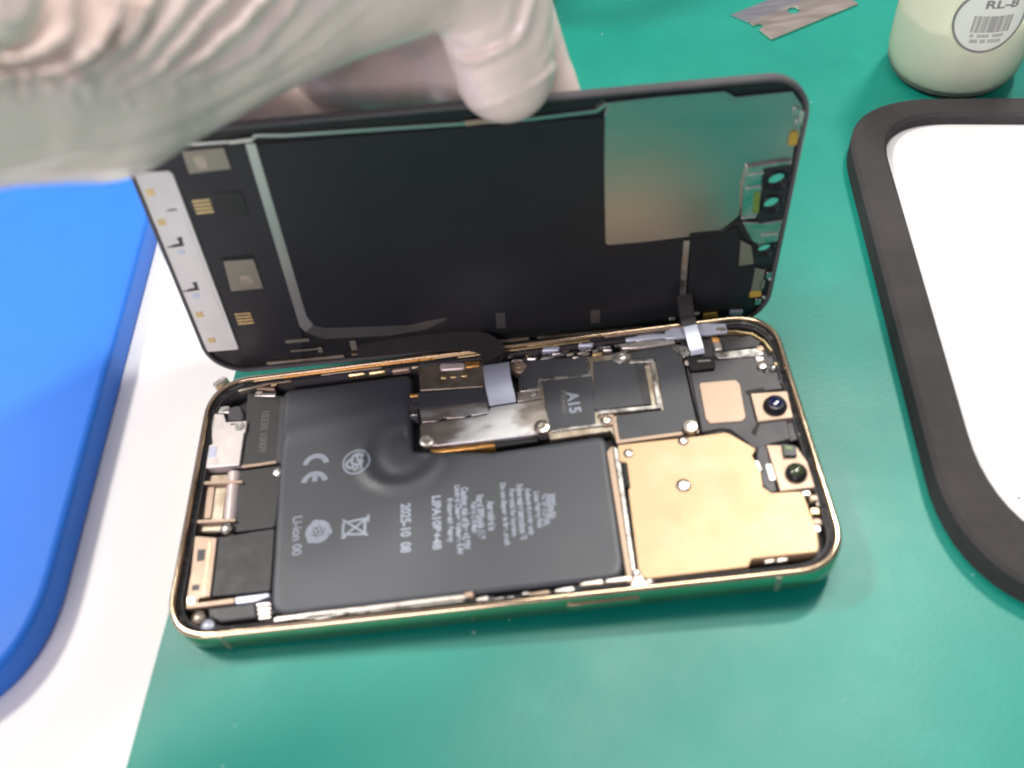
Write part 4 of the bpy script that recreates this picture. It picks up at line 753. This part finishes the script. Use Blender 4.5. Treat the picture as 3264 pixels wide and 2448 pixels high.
lp_('sensor_tab', [(62.0, 27.9), (64.9, 26.0), (66.4, 20.2), (62.6, 20.0)], .1, .8, 'chip', r=.2, bev=.1)
lp_('lower_foil', [(49.9, 29.5), (57.4, 29.8), (60.8, 31.8), (62, 27.6), (62.6, 20.0), (67.0, 19.8), (67.5, 8.6), (50.8, 7.2)], -.1, .62, 'panel', r=.3, bev=.12)
lstrip('sensor_cable', [(49.4, 30.6), (57, 30.5), (60.4, 33.6), (61.4, 34.4)], 1.1, .4, .95, 'gap')
lstrip('sensor_cable', [(60.6, 33.4), (62.8, 30.4), (65.2, 27.4)], 1.3, .4, 1.0, 'brownflex')
lstrip('foil_seam', [(48.8, 29.3), (49.0, 20), (49.4, 9.6)], 1.5, .4, .72, 'silver')
for c, (wx, wy) in zip(G['l_yel'], ((1.0, 1.7), (1.6, 1.0), (2.0, .8))): lp_('yellow_tape', [(c[0] - wx, c[1] - wy), (c[0] + wx, c[1] - wy), (c[0] + wx * .8, c[1] + wy), (c[0] - wx, c[1] + wy)], .3, .95, 'yellow', r=.4, bev=.1)
for (x, y, wx, wy, mm_) in ((69.6, 61.6, .9, .8, 'silver'), (70.9, 60.2, .5, 1.4, 'bright'), (70.6, 58.4, .9, .7, 'silver'), (70.7, 16.2, .8, 1.0, 'silver'), (71.2, 14.8, .5, .4, 'bright'), (69.4, 13.2, .8, 1.6, 'chip'), (69.2, 7.6, .9, 1.0, 'silver'), (70.6, 8.8, .5, .5, 'bright'), (64.0, 4.4, 1.8, .8, 'lilac'), (53.6, 5.4, .8, .4, 'bright'), (47.2, 4.4, .9, .5, 'bright'), (68.2, 14.2, 1.4, 4.5, 'chip')):
    lp_('edge_spring', [(x - wx, y - wy), (x + wx * .8, y - wy), (x + wx, y + wy * .8), (x - wx * .9, y + wy)], .2, 1.0 if mm_ != 'chip' else .75, mm_, r=.3, bev=.12)
for (x, y, wx, wy) in ((-48.6, 9.0, 3.0, .45), (-47.6, 5.6, 3.6, .18), (-43.6, 5.2, .6, .9), (-35.0, 5.6, .8, 1.6)):
    lp_('foil_glint', [(x - wx, y - wy), (x + wx, y - wy), (x + wx, y + wy), (x - wx, y + wy)], .3, .68, 'chip', r=.2, bev=.05)
for (xa, xb, y, wd_, m_) in ((-58, -38, 2.3, .8, 'board'), (-36, -14, 2.6, .5, 'goldrough'), (-12, 10, 2.0, .7, 'beige'), (12, 40, 2.2, .4, 'board'), (44, 58, 2.2, .6, 'goldrough')):
    lp_('edge_rail', [(xa, y - wd_ / 2), (xb, y - wd_ / 2), (xb, y + wd_ / 2), (xa, y + wd_ / 2)], .2, 1.0, m_, r=.2, bev=.1)
for (x, y, wx, wy) in ((3.0, 9.3, 1.2, 2.6), (27.2, 7.6, 1.2, 2.2)):
    lp_('foil_reflection', [(x - wx, y - wy), (x + wx, y - wy), (x + wx, y + wy), (x - wx, y + wy)], .3, .72, 'reflsteel', r=.3, bev=.06)  # reflections on the glossy foil, painted as flat pieces
# ------------------------------------------------------------------ cables between display and body (belong to the display)
PL = LM.inverted() @ PH                       # phone local -> display local
def rib(name, pts, wvec, wd, m, th=.22, **kw):
    P = [(PL @ (Vector(p) * MM)) / MM for p in pts]; wv = PL.to_3x3() @ Vector(wvec)
    return ribbon(name, P, wv, wd, th, M[m], ds, **kw)
fc = G['flexC']; fx = (fc[0][0] + fc[1][0]) / 2
rib('display_cable', [(fx, 52.8, 6.75), (fx - .1, 54.6, 7.5), (fx - .6, 58, 8.35), (fx - .8, 61.5, 8.5), (fx - .9, 64.6, 7.9)], (1, .05, 0), 6.6, 'lilac')
rib('display_cable', [(fx - .9, 64.4, 7.95), (fx - 1.2, 66.4, 7.4), (fx - 1.8, 68.6, 8.6), (fx - 4.5, 70.4, 10.2), (fx - 13, 71.5, 11.2), (fx - 26, 71.9, 11.6), (fx - 36, 72.0, 11.8)], (.55, .75, .35), [7.2, 6.8, 6.4, 5.5, 4.6, 4.2, 3.5], 'brownflex', th=.3)
rf = G['rflex_end']; rx = (rf[0][0] + rf[1][0]) / 2
rib('sensor_cable', [(rx + .1, 60.6, 6.9), (rx, 62, 7.6), (rx - .3, 65.5, 8.4), (rx - .5, 68.6, 8.9)], (1, 0, 0), 3.4, 'lilac')
rib('sensor_cable', [(rx - .5, 68.4, 8.95), (rx - .8, 70.8, 10.0), (rx - 1.0, 72.6, 12.5), (rx - 1.2, 73.6, 15.0)], (1, 0, 0), 3.7, 'brownflex')
rc = plate('cable_connector', G['rconn'], 5, 6.7, M['gap'], ph, r=.3, bev=.2)
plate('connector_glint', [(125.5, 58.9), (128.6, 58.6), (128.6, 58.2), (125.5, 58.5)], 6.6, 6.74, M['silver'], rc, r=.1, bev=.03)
# ------------------------------------------------------------------ razor blade
ang = math.radians(24.3); bo = np.array((178.4, 204.9)); ex = np.array((math.cos(ang), math.sin(ang))); ey = np.array((-math.sin(ang), math.cos(ang)))
def B2(u, v): return tuple(bo + ex * u + ey * v)
rb = empty('razor_blade', None, label='steel scraper blade with round hole and end notch lying on the mat', category='razor blade')
plate('blade_body', [B2(*p) for p in ((0, .3), (.5, 0), (38, 0), (38, 5.5), (35.5, 6), (35.5, 8.4), (38, 9), (38, 13.2), (0.2, 13.2), (.4, 10.8), (2.9, 10.2), (2.9, 8.2), (.2, 7.6))], .15, .75, M['steel'], rb, r=.5, bev=.06, holes=[[B2(17.3 + 2.1 * math.cos(a * math.pi / 12), 10.2 + 2.0 * math.sin(a * math.pi / 12)) for a in range(24)]])
eV = [(*B2(0.2, 13.2), .15), (*B2(38, 13.2), .15), (*B2(38, 13.2), .75), (*B2(.2, 13.2), .75), (*B2(-1.8, 21.6), .3), (*B2(40, 21.6), .3)]
link('blade_edge', mesh_from('blade_edge', eV, [(3, 2, 5, 4), (0, 4, 5, 1), (0, 1, 2, 3), (0, 3, 4), (1, 5, 2)], M['bevel']), rb)
# ------------------------------------------------------------------ bottles
def bottle(cx, cy, R, H, lab, cat, full=True):
    bt_ = empty('bottle', Matrix.Translation((cx * MM, cy * MM, 0)), label=lab, category=cat)
    lathe('bottle_body', (0, 0), [(R * .55, 1.4), (R * .62, .4), (R * .76, .3), (R * .9, 1.6), (R * .975, 4.6), (R, 9), (R, H * .78), (R * .96, H * .84), (R * .75, H * .91), (R * .42, H * .96), (R * .4, H)], M['milk'], bt_, n=64)
    lathe('bottle_contact_shade', (0, 0), [(R * .60, 0), (R * .80, 0.02), (R * .86, .5), (R * .8, 1.2)], M['gap'], bt_, n=64)  # dark ring painting the contact shade under the bottle
    lathe('liquid', (0, 0), [(R * .5, 1.8), (R * .80, 2.2), (R * .9, 5.5), (R * .93, 9), (R * .93, H * .23), (R * .5, H * .23)], M['liquid'], bt_, n=48)
    lathe('bottle_cap', (0, 0), [(R * .48, H * .985), (R * .5, H), (R * .48, H + 14), (R * .4, H + 15.5)], M['label'], bt_, n=48)
    return bt_
BC = BOTTLE; BR = 20.6
b1_ = bottle(BC[0], BC[1], BR, 95, 'translucent white bottle with a round barcode label behind the foam tray', 'bottle')
# round label wrapped on the bottle wall
def wrap(v, a_c=0): # plate plane (mm along wall, height) -> bottle wall
    a = a_c + v[0] / BR; r = BR + v[2]
    return (r * math.cos(a), r * math.sin(a), v[1])
LA, LZ, LRD = LABEL
def lab_disc(name, c, r0, r1, m, off, n=48):
    V = []; F = []; R_ = 6
    for q in range(R_ + 1):
        rr = r0 + (r1 - r0) * q / R_
        for i in range(n): a = 2 * math.pi * i / n; V.append(wrap((c[0] + rr * math.cos(a), c[1] + rr * math.sin(a), off), LA))
    for q in range(R_):
        for i in range(n): j = (i + 1) % n; F.append((q * n + i, q * n + j, q * n + n + j, q * n + n + i))
    return link(name, mesh_from(name, V, F, m, 60), b1_)
lb = lab_disc('label', (0, LZ), .05, LRD, M['label'], .08)
lab_disc('label_ring', (0, LZ), LRD - .75, LRD, M['ink'], .12)
def wt(name, s, x0, x1, y, h, m): text(name, s, (x0, y), (x1, y), .10, M[m], b1_, width=h, to3=lambda v: wrap(v, LA), bold=.03)
wt('label_text', 'RL-8', -2.6, 6.5, LZ + 5.2, 2.6, 'ink')
wt('label_text', '--- -- -----', -4.0, 4.6, LZ - 6.4, 1.2, 'ink2')
for i in range(26):
    x = -4.6 + i * .42; wdt = random.choice((.12, .2, .28))
    plate('barcode_bar', [(x, LZ - 3.6), (x + wdt, LZ - 3.6), (x + wdt, LZ + 1.6), (x, LZ + 1.6)], .09, .13, M['ink'], b1_, r=.01, bev=.005, to3=lambda v: wrap(v, LA))
wt('label_text', '- --- ---', -4.4, 5.0, LZ - 4.7, 1.0, 'ink2')
bottle(BOTTLE2[0], BOTTLE2[1], 20.0, 80, 'cream coloured round bottle mostly hidden behind the gloved hand', 'bottle')
# ------------------------------------------------------------------ gloved hand
def chain_pts(nodes, step=1.6):
    out = []
    for a, b in zip(nodes[:-1], nodes[1:]):
        a = np.array(a); b = np.array(b); n = max(2, int(np.linalg.norm(b[:3] - a[:3]) / step))
        for i in range(n): out.append(a + (b - a) * i / n)
    out.append(np.array(nodes[-1])); return out
def build_hand(name, chains, parent):
    bm = bmesh.new()
    for nodes in chains:
        last = None
        for p in chain_pts(nodes, 4.0):
            bmesh.ops.create_icosphere(bm, subdivisions=2, radius=float(p[3]) * 1.02 * MM, matrix=Matrix.Translation(Vector(p[:3].tolist()) * MM))
    me = bpy.data.meshes.new(name); bm.to_mesh(me); bm.free()
    o = link(name, me, parent)
    md = o.modifiers.new('remesh', 'REMESH'); md.mode = 'VOXEL'; md.voxel_size = .0007
    dg = bpy.context.evaluated_depsgraph_get(); me2 = bpy.data.meshes.new_from_object(o.evaluated_get(dg)); o.modifiers.clear(); o.data = me2; bpy.data.meshes.remove(me)
    n = len(me2.vertices); co = np.empty(n * 3); me2.vertices.foreach_get('co', co); P = co.reshape(-1, 3) / MM
    E_ = np.empty(len(me2.edges) * 2, int); me2.edges.foreach_get('vertices', E_); E_ = E_.reshape(-1, 2)
    deg = np.bincount(E_.ravel(), minlength=n)[:, None]
    def lap(P):
        S = np.zeros_like(P)
        for k in range(3): S[:, k] = np.bincount(E_[:, 0], P[E_[:, 1], k], n) + np.bincount(E_[:, 1], P[E_[:, 0], k], n)
        return S / np.maximum(deg, 1)
    def field(P, K=2.4):
        acc = np.zeros(len(P)); g = np.zeros_like(P)
        for ci, nodes in enumerate(chains):
            best = np.full(len(P), 1e9); bd = np.zeros_like(P)
            for a, b in zip(nodes[:-1], nodes[1:]):
                a = np.array(a, float); b = np.array(b, float); ab = b[:3] - a[:3]
                t = np.clip(((P - a[:3]) @ ab) / (ab @ ab), 0, 1); q = a[:3] + t[:, None] * ab; d = P - q; L = np.linalg.norm(d, axis=1) + 1e-9
                s = L - (a[3] + (b[3] - a[3]) * t); m = s < best
                best[m] = s[m]; bd[m] = (d / L[:, None])[m]
            e = np.exp(-np.clip(best / K, -40, 40)); acc += e; g += e[:, None] * bd
        return -K * np.log(acc), g / (np.linalg.norm(g, axis=1)[:, None] + 1e-9)
    for it in range(12):
        s, g = field(P); P = P - g * s[:, None] * .8
        P = P + .5 * (lap(P) - P)
    for _ in range(6): P = P + .5 * (lap(P) - P)
    # folds of the loose latex, sculpted as relief
    s, g = field(P)
    # chart of the hand's visible side: polar chart seen from 15 cm above it
    Q = (P - np.array(CAM['C'])) @ np.array(CAM['Rw']).T; Q[:, 2] = np.maximum(Q[:, 2], 40); k_ = 1956.0
    u = 1106 + k_ * Q[:, 0] / Q[:, 2]; v = 829.5 + k_ * Q[:, 1] / Q[:, 2]
    uw = u + 9 * np.sin(v * .021 + 1) + 7 * np.sin(u * .013 + v * .03) + 3 * np.sin(u * .05 - v * .04)
    vw = v + 6 * np.sin(u * .019) + 4 * np.sin(u * .037 + v * .02 + 2)
    lo = np.full(n, 20.); hi = np.full(n, 460.)
    for _ in range(26):      # fold lines: arcs that flatten away from the wrist crease
        b_ = (lo + hi) / 2; R_ = 243 * np.exp((b_ - 178) / 72)
        gg = (uw - 35) ** 2 + (vw - b_ + R_) ** 2 - R_ ** 2
        lo = np.where(gg > 0, b_, lo); hi = np.where(gg > 0, hi, b_)
    R_ = 243 * np.exp((b_ - 178) / 72); u0 = 35 + np.sqrt(np.maximum(R_ ** 2 - (R_ - b_) ** 2, 0))
    def ridge(t, sharp=1.5): return (1 - np.abs(np.sin(t))) ** sharp
    amp = np.clip((300 - b_) / 85, 0, 1) * np.clip((b_ - 60) / 60, .3, 1) * np.clip((980 - u) / 120, .0, 1)
    amp = amp * np.clip((420 - (u0 - u)) / 170, 0, 1)
    vary = .75 + .25 * np.sin(u0 * .021 + 2) + .2 * np.sin(u * .012 + v * .01)
    h = amp * vary * (5.2 * ridge(u0 * math.pi / 82, 1.6) - 1.7) + .16 * amp * np.sin(u0 * 2 * math.pi / 34 + .8 * np.sin(u * .03))
    h += 1.3 * np.exp(-((u0 - 246) / 16) ** 2) * amp
    low = np.clip((v - (300 - .38 * u)) / 80, 0, 1) * np.clip((700 - u) / 150, 0, 1)
    h += .30 * low * np.sin((v + .16 * u + .00035 * u * u) * 2 * math.pi / 58 + .7 * np.sin(u * .012)) 
    r_ = np.hypot(u - 1015, v + 2) + 3 * np.sin(np.arctan2(v + 2, u - 1015) * 7); tm = np.clip((u - 930) / 60, 0, 1) * np.clip((v + 60) / 60, 0, 1)
    fade = np.clip((u - v * .2 - 940) / 70, 0, 1)
    h += tm * fade * (1.5 * np.exp(-((r_ - 130) / 10) ** 2) + .55 * np.exp(-((r_ - 233) / 6) ** 2) + .6 * np.exp(-((r_ - 92) / 9) ** 2) + .35 * np.exp(-((r_ - 176) / 12) ** 2) + .25 * np.exp(-((r_ - 205) / 7) ** 2) - .25)
    near = np.clip((-(g @ np.array(CAM['Rw'][2])) + .55) / .6, 0, 1) * np.clip((200 - np.linalg.norm(P - np.array(CAM['C']), axis=1)) / 6, .1, 1)
    P = P + g * (h * near)[:, None]
    for _ in range(2): P = P + .5 * (lap(P) - P)
    me2.vertices.foreach_set('co', (P * MM).ravel()); me2.update()
    me2.materials.clear(); me2.materials.append(M['glove']); me2.polygons.foreach_set('use_smooth', [True] * len(me2.polygons))
    print('hand verts', n)
    return o
hand = build_hand('gloved_hand', HAND, None)
hand['label'] = 'hand in a wrinkled white latex glove gripping the display with thumb and fingers'; hand['category'] = 'gloved hand'
